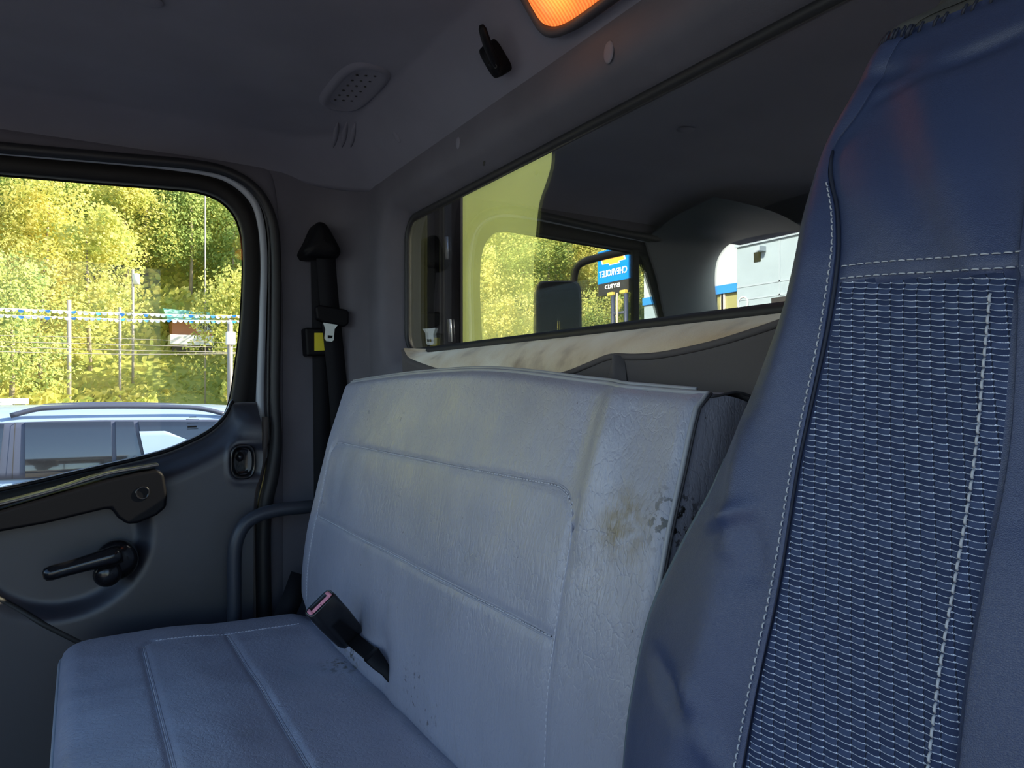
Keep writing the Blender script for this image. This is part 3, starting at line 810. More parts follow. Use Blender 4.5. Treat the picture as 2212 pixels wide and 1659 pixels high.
# top, sides and back shell
def rim(i, j): return rows[i][j]
bd = [rim(nzz, j) for j in range(nx+1)]
side_r = [rim(i, nx) for i in range(nzz+1)]; side_l = [rim(i, 0) for i in range(nzz+1)]
tp = []
for k in range(9):
    t = k/8; tp.append([p + Vector((0, .085*t, -.004 - .012*t*t + .006*math.sin(t*math.pi) + .003*nz(p.x*8, t*3))) for p in bd])
build('top_panel', MB().grid(tp), M['vinyl'], backrest)
sd = []
for k in range(9):
    t = k/8; row = []
    for i, p in enumerate(side_r):
        top_d = max(0, (p.z - (-.05)) / .07)
        row.append(p + Vector((.006*math.sin(t*math.pi) - .006*t + .002*nz(p.z*9, t*4), .085*t, -.016*t*t*smooth(-.1, .0, p.z) - .006*smooth(-.02,.0,p.z)*t)))
    sd.append(row)
build('side_panel', MB().grid(sd), M['vinyl'], backrest)
sd = []
for k in range(4):
    t = k/3; sd.append([p + Vector((0, .07*t, -.004)) for p in side_l])
build('side_panel', MB().grid(sd), M['vinyl'], backrest)
build('back_board', MB().grid([[tp[-1][j] for j in range(0, nx+1, 10)], [Vector((tp[-1][j].x, .52, -.55)) for j in range(0, nx+1, 10)]]), M['black'], backrest)
# piping round the front rim
pp = [side_l[i] for i in range(10, nzz+1, 3)] + bd[2::3] + [side_r[i] for i in range(nzz, 0, -3)]
build('piping', MB().tube([p + Vector((0, -.001, .0)) for p in pp], .0026, 8, up=(0,1,0)), M['piping'], backrest)
build('piping', MB().tube([p + Vector((.0, .0035, .0035)) for p in bd[2::3]] , .0022, 8, up=(0,1,0)), M['piping'], backrest)
pr = [side_r[i] + Vector((.002, .002, 0)) for i in range(nzz, 0, -3)]
build('seam_line', MB().tube(pr, .0014, 6, up=(0,1,0)), M['pipingdark'], backrest)
hz = [p + Vector((0.0, .0, .0)) for p in [row[-6] for row in tp]]
build('seam_line', MB().tube([q + Vector((.002,0,.001)) for q in [rr_[-1] for rr_ in tp]], .0014, 6), M['pipingdark'], backrest)

def stitched(name_parent, path, nrm, gap=.0024, step=.0062, ln=.0044, mat_s=None, raise_=.0012, r=.0007, ridges=2, ridge_r=.0014, mat_r=None, dbl=False):
    """raised seam ridges and a row of thread stitches along path (points on the surface)"""
    path = resample(path, max(8, int(sum((b_-a).length for a, b_ in zip(path, path[1:])) / .01)))
    nf = nrm if callable(nrm) else (lambda p: Vector(nrm))
    def side(i):
        t = (path[min(i+1, len(path)-1)] - path[max(i-1, 0)]).normalized(); return t.cross(nf(path[i])).normalized()
    if ridges:
        for s in ([-1, 1] if ridges == 2 else [0]):
            build('seam_welt', MB().tube([p + side(i)*s*gap + nf(p)*(.0002) for i, p in enumerate(path)], ridge_r, 8, up=nf(path[0])), mat_r or M['vinyl'], name_parent)
    if ridges == 2: build('seam_line', MB().tube([p + nf(p)*.0001 for p in path], .0007, 6, up=nf(path[0])), M['pipingdark'], name_parent)
    L = sum((b_-a).length for a, b_ in zip(path, path[1:])); n = int(L / step)
    dense = resample(path, n*2 + 1); mbs = MB()
    for k in range(n):
        a, b_ = dense[2*k], dense[2*k+1]; t = (b_ - a).normalized(); nn = nf(a)
        for off in ((-.0011, .0011) if dbl else (0,)):
            w = t.cross(nn).normalized()*off
            mbs.tube([a + nn*raise_*.2 + w, a + nn*raise_ + w + t*ln*.25, a + nn*raise_ + w + t*ln*.75, a + t*ln + nn*raise_*.2 + w], r, 5)
    build('stitches', mbs, mat_s or M['thread'], name_parent, kind='stuff')
BN = Vector((0, -.97, .22)).normalized()
p1 = []
for k in range(30): z = -.43 + (.275) * k/29; p1.append(back_point(-1.532, z, 0))
for k in range(60):
    x = -1.535 + (.885) * k/59; p1.append(back_point(x, seam1_z(x), 0))
p1b = []
for k in range(40): z = -.155 - (.345) * k/39; p1b.append(back_point(seamR_x(z), z, 0))
stitched(backrest, p1[30:] , BN, dbl=False)
stitched(backrest, [p1[-1]] + p1b, BN, ridges=1, ridge_r=.0014, gap=.002)
stitched(backrest, p1[:31], BN, ridges=1, ridge_r=.0008)
stitched(backrest, [back_point(x, seam2_z(x)) for x in [-1.53 + .885*k/60 for k in range(61)]], BN)

# cushion
CXL, CXR, CYF, CYB = -1.60, -.50, -.030, .440
def cush_z(x, y):
    u = (x - CXL)/(CXR - CXL); v = (y - CYF)/(CYB - CYF)
    z = -.462 + .006*math.sin(max(0, min(1, u))*math.pi) + .006*gau(v, .25, .2) - .004*v
    # far-side lip dips a little towards the crease
    z += .004*nz(x*6, y*6, 2) + .0012*nz(x*20, y*20, 5)
    if x > -1.50: z -= .004*gau(y, cs1(x), .006) + .004*gau(y, cs2(x), .006)
    z += .004*gau(y, .17, .05)
    z -= .012*smooth(.38, .43, y)
    return z
def cs1(x): return .098 + .02*gau(x, -1.50, .02)
def cs2(x): return .243 - .0*x
nx2, ny2 = 180, 90; rows = []
r = .035
def edgef(d, r): e = min(max(d, 0), r)/r; return r*(1 - math.sqrt(max(0, 1 - (1-e)**2)))
for i in range(ny2+1):
    row = []
    for j in range(nx2+1):
        u = j/nx2; v = i/ny2; x = CXL + (CXR-CXL)*u; y = CYF + (CYB-CYF)*v
        # rounded plan corner at the far front
        cr_ = .05; dx = (CXL + cr_) - x; dy = (CYF + cr_) - y
        if dx > 0 and dy > 0:
            L = math.hypot(dx, dy); mx_ = max(dx, dy)
            x = CXL + cr_ - dx/L*mx_; y = CYF + cr_ - dy/L*mx_
            dd = cr_ - mx_
        else: dd = min(x - CXL, y - CYF)
        z = cush_z(x, y) - edgef(dd, .030)*.9
        row.append(Vector((x, y, z)))
    rows.append(row)
cu = MB().grid(rows)
cushion = build('cushion', cu, M['vinyl'], bench)
rimc = [rows[i][0] for i in range(ny2, -1, -1)] + [rows[0][j] for j in range(1, nx2+1)]
rimc2 = []
for k, dz in enumerate((0, -.02, -.06, -.10, -.14)):
    off = .004*math.sin(k/4*math.pi)
    rimc2.append([Vector((p.x - off*(p.x < -1.58), p.y - off*(p.y < 0), p.z + dz)) for p in rimc])
build('cushion_side', MB().grid(rimc2), M['vinyl'], cushion)
build('piping', MB().tube([p + Vector((0, -.0, .001)) for p in rimc[::3]], .0030, 8, up=(0,0,1)), M['piping'], cushion)
CN = Vector((0, 0, 1))
def cp_(x, y): return Vector((x, y, cush_z(x, y)))
c1 = [cp_(x, cs1(x)) for x in [-1.487 + .97*k/60 for k in range(61)]]
c2 = [cp_(x, cs2(x)) for x in [-1.487 + .97*k/60 for k in range(61)]]
stitched(cushion, c1, CN); stitched(cushion, c2, CN)
stitched(cushion, [cp_(-1.487, .12 + .26*k/20) for k in range(21)], CN, ridges=1, ridge_r=.0007)
# seat base and back frame under the bench
mb = MB(); mb.box((-1.57, .0, -.93), (-.53, .42, -.60))
build('base_box', mb, M['black'], bench, flat=True, bevel=.01)
build('seat_hinge', MB().box((-1.5, .40, -.70), (-.6, .47, -.52)), M['black'], bench, flat=True)
build('floor_rail', MB().box((-1.52, .02, -.96), (-.58, .40, -.93)), M['black'], bench, flat=True)

# ================================================================== BUCKLE
bk = thing('seat_belt_buckle', 'black seat belt buckle with faded pink release slot standing up in the bench crease', 'buckle', at_y(832, 1450, .40))
tw = -ray(722, 1336).normalized(); upv = Vector((0, 0, 1)); rt = Vector((RX, RY, 0)); rt = (rt - tw*rt.dot(tw)).normalized(); upv = tw.cross(rt)
axis = (rt*-.60 + upv*.60 + tw*.53).normalized()
wv_ = rt*.62 + upv*.78; wv_ = (wv_ - axis*wv_.dot(axis)).normalized(); nv = axis.cross(wv_).normalized(); half = .0262
if nv.dot(tw) < 0: nv = -nv
mid_ = at_y(722, 1338, .352); fm = mid_ + axis*.042; bm = mid_ - axis*.043
def brow(c, hw, ht, e=.35, n=32, dw=0):
    out = []
    for k in range(n):
        a = 2*math.pi*k/n; ca, sa = math.cos(a), math.sin(a)
        out.append(c + wv_*(hw*math.copysign(abs(ca)**e, ca)) + nv*(ht*math.copysign(abs(sa)**e, sa)))
    return out
L = (fm - bm).length
build('housing', MB().grid([brow(bm - axis*.010, .012, .007, .6), brow(bm - axis*.006, .020, .010, .5), brow(bm + axis*.006, half*.92, .0125), brow(bm + axis*L*.5, half, .0145), brow(bm + axis*(L-.003), half, .0140), brow(bm + axis*L, half-.002, .0125), brow(bm + axis*(L-.001), half-.004, .0105), brow(bm + axis*(L-.012), half-.005, .0095), brow(bm + axis*(L-.012), .001, .001)], closed_u=True), M['blackgloss'], bk)
c = fm - axis*.003
pk = MB(); 
pk.grid([brow(c + nv*.0045 - axis*.008, half-.0045, .0052, .3), brow(c + nv*.0045 + axis*.001, half-.0045, .0052, .3), brow(c + nv*.0045 + axis*.002, half-.006, .004, .3), brow(c + nv*.0045 + axis*.001, .001, .001)], closed_u=True)
pk.box((-.006, -.0095, -.002), (.0, .009, .002), Matrix.Translation(c + wv_*(half-.004)) @ Matrix((wv_, nv, axis)).transposed().to_4x4())
pk.box((.0, -.0095, -.002), (.006, .009, .002), Matrix.Translation(c - wv_*(half-.004)) @ Matrix((wv_, nv, axis)).transposed().to_4x4())
build('release_button', pk, M['pink'], bk, label='faded pink release button')
s0 = bm - axis*.006; s1 = at_y(803, 1415, .388); s2 = at_y(833, 1449, .400); s3 = s2 + Vector((.012, .02, -.03))
def flatpath(pts, ws, th, mat, nm):
    rws = []
    for p, w in zip(pts, ws):
        rws.append([p + wv_*w*a + nv*th*b2 for a, b2 in ((-1, -.6), (-.8, -1), (.8, -1), (1, -.6), (1, .6), (.8, 1), (-.8, 1), (-1, .6))])
    build(nm, MB().grid(rws, closed_u=True), mat, bk)
flatpath([s0 + axis*.004, s0.lerp(s1, .3), s0.lerp(s1, .7), s1], [.012, .0115, .0115, .0115], .004, M['black'], 'stalk')
flatpath([s1 + axis*.002, s1.lerp(s2, .5), s2, s3], [.0135, .0115, .008, .006], .0052, M['black'], 'sleeve')
# sheet of backrest lining showing beside the buckle: a tucked flap
fl = [at_y(px, py, y) for px, py, y in ((735, 1392, .398), (760, 1372, .402), (800, 1412, .402), (830, 1446, .404), (826, 1449, .398), (790, 1437, .394), (760, 1416, .394))]
build('cover_flap', MB().prism(fl, (0, .006, 0)), M['vinyl'], bench, bevel=.002)

# ================================================================== COAT HOOK and DOME LAMP
hk = thing('coat_hook', 'black plastic coat hook on the rear ceiling edge left of the amber lamp', 'hook', slope_pt(1072, 130))
hb = slope_pt(1079, 122)
def SB(p, a, b_, c): return p + Vector((1, 0, 0))*a + SU*b_ + SN*c
build('base', MB().grid([[SB(hb, w*math.copysign(abs(math.cos(q))**.6, math.cos(q)), h*math.copysign(abs(math.sin(q))**.6, math.sin(q)), dp) for q in [2*math.pi*k/28 for k in range(28)]] for w, h, dp in ((.014, .026, -.006), (.014, .026, .012), (.0125, .024, .022), (.001, .001, .024))], closed_u=True), M['black'], hk)
q0 = at_y(1077, 149, .548); q1 = at_y(1040, 54, .505)
bar = [q0 + (q1 - q0)*t + SN*(.003*math.sin(t*math.pi)) for t in (0, .08, .25, .5, .75, .92, 1)]
build('arm', MB().tube(bar, [.004, .0075, .0085, .0085, .008, .0072, .004], 14, flat=.7, up=tuple(SN)), M['black'], hk)
for t in (.10, .30):
    p = q0.lerp(q1, t) + SN*.005 + Vector((.002, 0, 0)); build('screw', MB().lathe(p, SN, [(.0042, 0), (.0042, .001), (.003, .0012), (.002, .0), (0, .0)], 14), M['ink'], hk)
lamp = thing('dome_lamp', 'glowing amber dome lamp in a dark bezel above the rear window', 'lamp', (-.74, .56, .53))
lc = (slope_pt(1200, 70) + Vector((.125, 0, 0)) + SU*.048)
def lrow(hw, hh, dp, n=56, e=.45): return [SB(lc, hw*math.copysign(abs(math.cos(a))**e, math.cos(a)), hh*math.copysign(abs(math.sin(a))**e, math.sin(a)), dp) for a in [2*math.pi*k/n for k in range(n)]]
build('bezel', MB().grid([lrow(.145, .063, -.004), lrow(.143, .061, .012), lrow(.136, .055, .018), lrow(.131, .050, .014), lrow(.130, .049, .006)], closed_u=True), M['pipingdark'], lamp)
build('lens', MB().grid([lrow(.130, .049, .008), lrow(.127, .046, .014), lrow(.10, .034, .019), lrow(.05, .015, .021), lrow(.001, .001, .021)], closed_u=True), M['lens'], lamp, label='ribbed amber lens')
ls = bpy.data.objects.new('bulb', bpy.data.lights.new('bulb', 'POINT')); C.objects.link(ls); ls.data.energy = .05; ls.data.color = (1, .35, .08); ls.data.shadow_soft_size = .02
ls.parent = lamp; ls.location = SB(lc, -.06, -.01, .05) - W[lamp.name]

# ================================================================== DRIVER SEAT
ds = thing('driver_seat', 'driver seat in a dark blue vinyl cover with woven insert and pale stitching', 'seat', (-.11, .20, -.96))
TA = [(-200, 2200), (-60, 2085), (0, 2008), (45, 1950), (140, 1893), (230, 1848), (310, 1802), (400, 1772), (490, 1744), (600, 1722), (680, 1701), (790, 1658), (920, 1600), (1060, 1540), (1170, 1480), (1270, 1430), (1330, 1402), (1450, 1379), (1560, 1361), (1659, 1352), (1760, 1345), (2200, 1320)]
TC = [(-200, 2215), (-60, 2100), (0, 2024), (45, 1968), (140, 1910), (230, 1862), (310, 1803), (355, 1783), (450, 1800), (520, 1803), (600, 1792), (700, 1777), (800, 1757), (989, 1716), (1266, 1670), (1480, 1624), (1659, 1589), (2200, 1480)]
TD = [(-200, 2225), (-60, 2110), (0, 2036), (45, 1982), (140, 1925), (230, 1876), (310, 1818), (355, 1806), (430, 1820), (520, 1824), (615, 1815), (700, 1800), (989, 1736), (1278, 1687), (1480, 1641), (1659, 1610), (2200, 1500)]
TE = [(-200, 2330), (0, 2260), (300, 2215), (603, 2187), (700, 2179), (989, 2155), (1278, 2109), (1480, 2075), (1659, 2057), (2200, 1990)]
def ysurf(z): return .425 + .25*z + .05*smooth(.10, .40, z)
def solve(tab, z, yo):
    py = HZ - 1600*z/.55
    y = ysurf(z) + yo
    for _ in range(40):
        px = interp(tab, py); d = ray(px, py); t = y/d.y; new = HZ - FPX*z/t; py = py*.5 + new*.5
    px = interp(tab, py); d = ray(px, py); return Vector((d.x*y/d.y, y, z))
XC = -.115; ZR = [-.56, -.50, -.44, -.38, -.33, -.29, -.26, -.23, -.20, -.17, -.14, -.11, -.08, -.05, -.02, .01, .04, .062, .075, .10, .13, .155, .18, .20, .22, .24, .26, .275, .29]
ctrl = []
for z in ZR:
    zz = max(z, -.36)
    a = solve(TA, zz, .022); c = solve(TC, zz, .0); d_ = solve(TD, zz, .003); e = solve(TE, zz, .006)
    for q, yo in ((a, .022), (c, 0), (d_, .003), (e, .006)): q.z = z; q.y = ysurf(z) + yo
    bm_ = a.lerp(c, .5) + Vector((0, -.016 * min(1, (c.x - a.x)/.05) - .003, 0))
    back = Vector((a.x + .014, a.y + .055, z)); back0 = Vector((a.x + .05, a.y + .10, z))
    cols_ = [back0, back, a, bm_, c, d_, d_.lerp(e, .5) + Vector((0, .002, 0)), e, Vector((e.x + .012, e.y - .003, z))]
    cen_ = Vector((XC, e.y + .004, z))
    mir = [Vector((2*XC - q.x, q.y, q.z)) for q in reversed(cols_)]
    ctrl.append(cols_ + [cen_] + mir)
    # indices: 0 back0,1 back,2 A,3 B,4 C,5 D,6 mid,7 E,8 F,9 cen ...
# move to tidy: index k in ctrl row: A=2, C=4, D=5, E=7
nc = len(ctrl[0]); fine_cols = []
SUBC = 8
def row_fine(r): return cr(r, (nc-1)*SUBC + 1)
cr_rows = [row_fine(r) for r in ctrl]
mcols = len(cr_rows[0]); NRW = 240
# vertical interpolation along the z table
grid_ = [[None]*mcols for _ in range(NRW+1)]
for j in range(mcols):
    colp = [r[j] for r in cr_rows]; dense = resample(cr(colp, 600), 600)
    zt0, zt1 = ZR[0], ZR[-1]; k = 0; dz = sorted([(p.z, i) for i, p in enumerate(dense)])
    zl = [p.z for p in dense]
    for i in range(NRW+1):
        z = zt0 + (zt1 - zt0)*i/NRW
        while k < 598 and zl[k+1] < z: k += 1
        f = (z - zl[k])/max(1e-9, zl[k+1]-zl[k]); f = max(0, min(1, f)); grid_[i][j] = dense[k].lerp(dense[k+1], f)
jA, jC, jD, jE = 2*SUBC, 4*SUBC, 5*SUBC, 7*SUBC
MESH_TOP = .066
def mtop(x):
    a = abs(x - XC); return .0625 + .0085*smooth(.08, .21, a)
def img(px, py, z=None, y=None):
    """point of the cover under a pixel"""
    y = .43
    for _ in range(12):
        p = at_y(px, py, y); y = ysurf(p.z)
    return p
creases = [  # (pixel a, pixel b, half width, height) soft folds of the loose cover
    ((1985, 150), (2100, 560), .016, .010), ((1850, 330), (1960, 560), .016, .005), ((1540, 1125), (1620, 1098), .006, .006),
    ((1630, 1120), (1640, 1240), .007, -.005), ((1500, 1480), (1560, 1659), .007, .006), ((1420, 1420), (1520, 1560), .009, -.006), ((1610, 930), (1600, 1180), .012, .006), ((1570, 1300), (1480, 1659), .016, .006),
    ((1985, 150), (2212, 60), .008, -.004), ((1860, 170), (1985, 140), .007, -.004), ((2212, 700), (2212, 1100), .02, -.006)]
crw = [(img(*a), img(*b_), w, h) for a, b_, w, h in creases]
for i in range(NRW+1):
    for j in range(mcols):
        p = grid_[i][j]
        inmesh = jD <= j <= jE and p.z < mtop(p.x)
        dy = 0
        for a, b_, w, h in crw:
            ab = Vector((b_.x - a.x, b_.z - a.z)); ap = Vector((p.x - a.x, p.z - a.z)); t = max(0, min(1, ap.dot(ab)/ab.length_squared))
            dd = (ap - ab*t).length; dy -= h*math.exp(-(dd/w)**2) * (.35 + .65*math.sin(math.pi*min(1, .15 + .7*t)))
        if inmesh: dy *= .2
        dy += .0018*nz(p.x*14, p.z*9, 4)
        # seams: piping line between C and D, welt above the mesh, centre-panel seam
        dy += .0035*gau(j, jD - 1.5, 1.2) * smooth(.20, .12, p.z)
        if j > jD: dy += .003*gau(p.z, mtop(p.x), .0035)
        if j > jD: dy += .0025*gau(p.z, .215 + .015*math.sin((p.x+.3)*9), .005)
        dy += .003*gau(j, jE, 1.0) * smooth(.070, .062, p.z)
        dy += .004*gau(p.z, .262, .004)
        p.y += dy if 1*SUBC < j < mcols - SUBC else 0
        # close over the head
        q = smooth(.255, .29, p.z); p.y += .03*q*q
mb = MB(); mb.grid(grid_)
hi = []; me_ = []; lo_ = []
def fcls(f):
    i, j = divmod(f[0], mcols); z = mb.v[f[0]].z; MT = mtop(mb.v[f[0]].x)
    jm = mcols - 1 - j - 1
    if z >= .262: return 'head'
    if (jD <= j < jE or jD <= jm < jE) and z < MT: return 'mesh'
    return 'cover'
def submesh(cls, uv=False):
    out = MB(); mp = {}
    for f in mb.f:
        if fcls(f) != cls: continue
        nf = []
        for k in f:
            if k not in mp: mp[k] = len(out.v); out.v.append(mb.v[k].copy())
            nf.append(mp[k])
        out.f.append(tuple(nf))
    if uv: out.uv = [(p.x, p.z*1.03 - (.15*smooth(-.22, .08, p.z))*(abs(p.x - XC) - .205)) for p in out.v]
    return out
cover = build('backrest_cover', submesh('cover'), M['cover'], ds)
build('woven_insert', submesh('mesh', True), M['weave'], ds, label='woven dark blue insert panels')
head = build('headrest_cover', submesh('head'), M['covergrey'], ds)
# top of the headrest and the seat's back, cushion and pedestal
topr = grid_[NRW]; cap = []
for k in range(8):
    t = k/7; cap.append([Vector((XC + (p.x-XC)*(1 - .5*t*t), p.y + .06*t, p.z + .05*math.sin(t*math.pi/2))) for p in topr])
build('headrest_top', MB().grid(cap), M['covergrey'], head)
bkr = [[grid_[i][0] for i in range(0, NRW+1, 12)], [grid_[i][-1] for i in range(0, NRW+1, 12)]]
build('back_shell', MB().grid(bkr), M['cover'], ds)
mbc = MB(); rws = []
for i in range(31):
    row = []
    for j in range(41):
        u = j/40; v = i/30; x = XC - .26 + .52*u; y = -.12 + .46*v
        e = max(edgef(u*.52, .05), edgef((1-u)*.52, .05), edgef(v*.46, .06)); row.append(Vector((x, y, -.50 + .012*gau(u, 0.08, .1) + .012*gau(u, .92, .1) - e*1.0)))
    rws.append(row)
dc = build('seat_cushion', MB().grid(rws), M['cover'], ds)
build('cushion_skirt', MB().grid([[rws[i][0] for i in range(30, -1, -1)] + rws[0] + [rws[i][-1] for i in range(31)], [p + Vector((0, 0, -.12)) for p in [rws[i][0] for i in range(30, -1, -1)] + rws[0] + [rws[i][-1] for i in range(31)]]]), M['cover'], dc)
build('pedestal', MB().box((XC-.2, -.05, -.96), (XC+.2, .32, -.60)), M['black'], ds, bevel=.02)
# stitch rows
def gp(i, j): return grid_[int(round(i))][int(round(j))]
def zi(z): return (z - ZR[0])/(ZR[-1]-ZR[0])*NRW
SNV = Vector((-.25, -.95, .2)).normalized()
pathC = [gp(i, jC) for i in range(int(zi(-.40)), int(zi(.158)), 3)]
stitched(cover, pathC, SNV, ridges=0, mat_s=M['coverthread'], step=.0056, ln=.0040, r=.00055, raise_=.0012)
pathD = [gp(i, jD - 2) + Vector((0, -.001, 0)) for i in range(int(zi(-.45)), int(zi(.19)), 3)]
build('piping', MB().tube(pathD, .0016, 8, up=(0, -1, 0)), M['darkthread'], cover)
for z0 in (.0055, .0140):
    rowp = []
    for j in range(jD, mcols - 1 - jD + 1):
        zz = z0 + mtop(gp(zi(.07), j).x); rowp.append(gp(zi(zz), j) + Vector((0, 0, zz - gp(zi(zz), j).z)))
    stitched(cover, rowp, Vector((0, -1, .1)), ridges=0, mat_s=M['coverthread'], step=.0058, ln=.0042, r=.0005, raise_=.0014)
pathE = [gp(i, jE - 1.6) for i in range(int(zi(-.40)), int(zi(MESH_TOP)), 3)]
stitched(cover, pathE, Vector((0, -1, 0)), ridges=0, mat_s=M['coverthread'], step=.0062, ln=.0050, r=.0008, raise_=.0014)
zig = []
zr = MB()
for k in range(70):
    f = k/69; j = int(jA + 2 + (mcols - 1 - 2*jA - 4)*f); z = .262
    p = gp(zi(z), j); zr.tube([p + Vector((-.001, -.002, -.004)), p + Vector((.0012, -.0035, .0)), p + Vector((.003, -.002, .004))], .0011, 5)
build('overlock_stitches', zr, M['darkthread'], head, kind='stuff')
# flap of cover fabric along the left silhouette, lower part
edgeA = [gp(i, jA) + Vector((-.002, .002, 0)) for i in range(int(zi(-.36)), int(zi(-.05)), 3)]
build('side_welt', MB().tube(edgeA, .0024, 8, up=(0, -1, 0)), pmat('welt_blue', (.085, .12, .15), .55), cover)

# ================================================================== OUTSIDE, close behind the cab
body = thing('black_body_post', 'black ribbed steel post of the truck body behind the rear window', 'post', (-1.62, .80, -1.98))
x0 = at_y(868, 600, .80).x - .25; x1 = at_y(995, 560, .80).x
build('panel', MB().box((x0, .80, -1.4), (x1, .806, .62)), M['black'], body, flat=True)
M['ribgrey'] = pmat('worn_black_steel', (.05, .055, .07), .35)
for a, w in ((929, .006), (958, .004), (966, .004)):
    xx = at_y(a, 600, .79).x; build('rib', MB().box((xx - w, .780, -1.4), (xx + w, .805, .58)), M['ribgrey'], body, bevel=.002)
for (pa, pb) in (((965, 512), (966, 560)), ((971, 690), (973, 738))):
    p, q = at_y(*pa, .775), at_y(*pb, .775); build('latch', MB().tube([p, p.lerp(q, .5), q], .005, 10), pmat('latch_steel', (.25, .28, .34), .3, metal=.6), body)
build('leg', MB().box((x0, .80, -1.98), (x0 + .15, .84, -1.4)), M['blackgloss'], body, flat=True)
M['yellowpaint'] = pmat('yellow_green_paint', (.90, .80, .20), .35, var=.2, vscale=1.2, coat=.3)
yb = thing('yellow_body_panel', 'yellow painted panel seen through the rear window', 'panel', (-3.3, 2.35, -1.98))
build('panel', MB().box((-5.08, 2.35, -1.3), (-1.2, 2.40, 1.6)), M['yellowpaint'], yb, bevel=.01)
build('foot', MB().box((-3.4, 2.35, -1.98), (-3.2, 2.40, -1.3)), M['black'], yb)
bb = thing('black_headboard', 'black headboard of the truck body filling most of the rear window', 'headboard', (-.5, .86, -1.98))
hp = [at_y(px, py, .86) for px, py in ((1192, 330), (1190, 360), (1178, 400), (1166, 435), (1160, 480), (1154, 560), (1152, 650), (1152, 760))]
edge_ = cr(hp, 20)
poly = [Vector((edge_[0].x, .86, .66))] + edge_ + [Vector((edge_[-1].x, .86, -1.4)), Vector((.6, .86, -1.4)), Vector((.6, .86, .66))]
build('plate', MB().prism(poly, (0, .05, 0)), pmat('matt_black_steel', (.008, .009, .012), .6, spec=.3), bb, flat=True)
build('leg', MB().box((-.6, .86, -1.98), (-.4, .91, -1.4)), M['black'], bb, flat=True)

# side mirror on its arm outside the far door, seen in the rear glass
sm = thing('side_mirror', 'black exterior mirror on a bent arm outside the far door window', 'mirror', (-2.45, -.35, .1))
m0, m1 = re_x(1150, 602, -2.45), re_x(1257, 602, -2.45)
ym, wm = (m0.y + m1.y)/2, abs(m0.y - m1.y)
XM = -2.45
mz1 = m0.z; mz0 = mz1 - .40
# housing lies roughly square to the line of sight, rounded box
mc = Vector((XM, ym, (mz0 + mz1)/2))
dirm = Vector((-math.cos(R(34)), -math.sin(R(34)), 0)); wm_ax = Vector((math.sin(R(34)), -math.cos(R(34)), 0))
hw = .5 * .19
def mrow(s, d, n=40, e=.28): return [mc + wm_ax*(hw*s*math.copysign(abs(math.cos(a))**e, math.cos(a))) + Vector((0, 0, .20*s**.3*math.copysign(abs(math.sin(a))**e, math.sin(a)))) + dirm*d for a in [2*math.pi*k/n for k in range(n)]]
hs = build('housing', MB().grid([mrow(.9, -.02), mrow(1, -.012), mrow(1, .03), mrow(.85, .07), mrow(.4, .09), mrow(.01, .09)], closed_u=True), M['black'], sm)
build('glass', MB().grid([mrow(.9, -.019), mrow(.01, -.019)], closed_u=True), pmat('mirror_dark', (.025, .03, .04), .03, metal=1), sm)
am = [re_x(1238, 640, -2.43), re_x(1240, 600, -2.42), re_x(1246, 578, -2.40), re_x(1262, 565, -2.36), re_x(1300, 554, -2.25), re_x(1350, 542, -2.08), re_x(1400, 528, -1.92), re_x(1425, 520, -1.86)]
build('arm', MB().tube(cr(am, 40), .015, 12), M['black'], sm)

# ================================================================== OUTSIDE, far
ground = build('ground', MB().grid([[Vector((x, y, -1.98)) for x in (-66, -30, 0, 60)] for y in (-200, -60, 0, 60, 200)]), pmat('asphalt', (.16, .16, .165), .9, var=.25, vscale=.6), flat=True, kind='structure')
def hill_z(x, y):
    d = max(0, -x - 58); return -1.98 + .60*d*smooth(0, 12, d) + 1.5*nz(x*.03, y*.03)*smooth(0, 15, d)
mb = MB().grid([[Vector((x, y, hill_z(x, y))) for x in range(-56, -181, -4)] for y in range(-170, 91, 6)])
build('hillside', mb, pmat('hill_ground', (.26, .30, .06), .95, col2=(.42, .38, .09), vscale=.25), kind='structure')

def leafmat(name, c1, c2, c3):
    m, n, l, b = newmat(name)
    tc = n.new('ShaderNodeTexCoord'); t = n.new('ShaderNodeTexNoise'); t.inputs['Scale'].default_value = .9; t.inputs['Detail'].default_value = 5
    oi = n.new('ShaderNodeObjectInfo'); ad = n.new('ShaderNodeVectorMath'); ad.operation = 'ADD'; l.new(tc.outputs['Object'], ad.inputs[0]); l.new(oi.outputs['Location'], ad.inputs[1]); l.new(ad.outputs[0], t.inputs['Vector'])
    r_ = n.new('ShaderNodeValToRGB'); e = r_.color_ramp.elements; e[0].position = .3; e[0].color = (*c1, 1); e[1].position = .7; e[1].color = (*c3, 1); x = e.new(.5); x.color = (*c2, 1)
    mm = n.new('ShaderNodeMath'); mm.operation = 'MULTIPLY_ADD'; l.new(oi.outputs['Random'], mm.inputs[0]); mm.inputs[1].default_value = .34; mm.inputs[2].default_value = -.17
    a2 = n.new('ShaderNodeMath'); l.new(t.outputs[0], a2.inputs[0]); l.new(mm.outputs[0], a2.inputs[1]); l.new(a2.outputs[0], r_.inputs[0])
    l.new(r_.outputs[0], b.inputs['Base Color']); b.inputs['Roughness'].default_value = .7; b.inputs['Specular IOR Level'].default_value = .2
    tr = n.new('ShaderNodeBsdfTranslucent'); l.new(r_.outputs[0], tr.inputs[0]); mx = n.new('ShaderNodeMixShader'); mx.inputs[0].default_value = .45
    l.new(b.outputs[0], mx.inputs[1]); l.new(tr.outputs[0], mx.inputs[2]); l.new(mx.outputs[0], n['Material Output'].inputs[0])
    return m
M['leaf'] = leafmat('leaves', (.30, .40, .12), (.56, .58, .17), (.80, .72, .25))
M['bark'] = pmat('pale_bark', (.42, .34, .26), .85, var=.4, vscale=1.5)
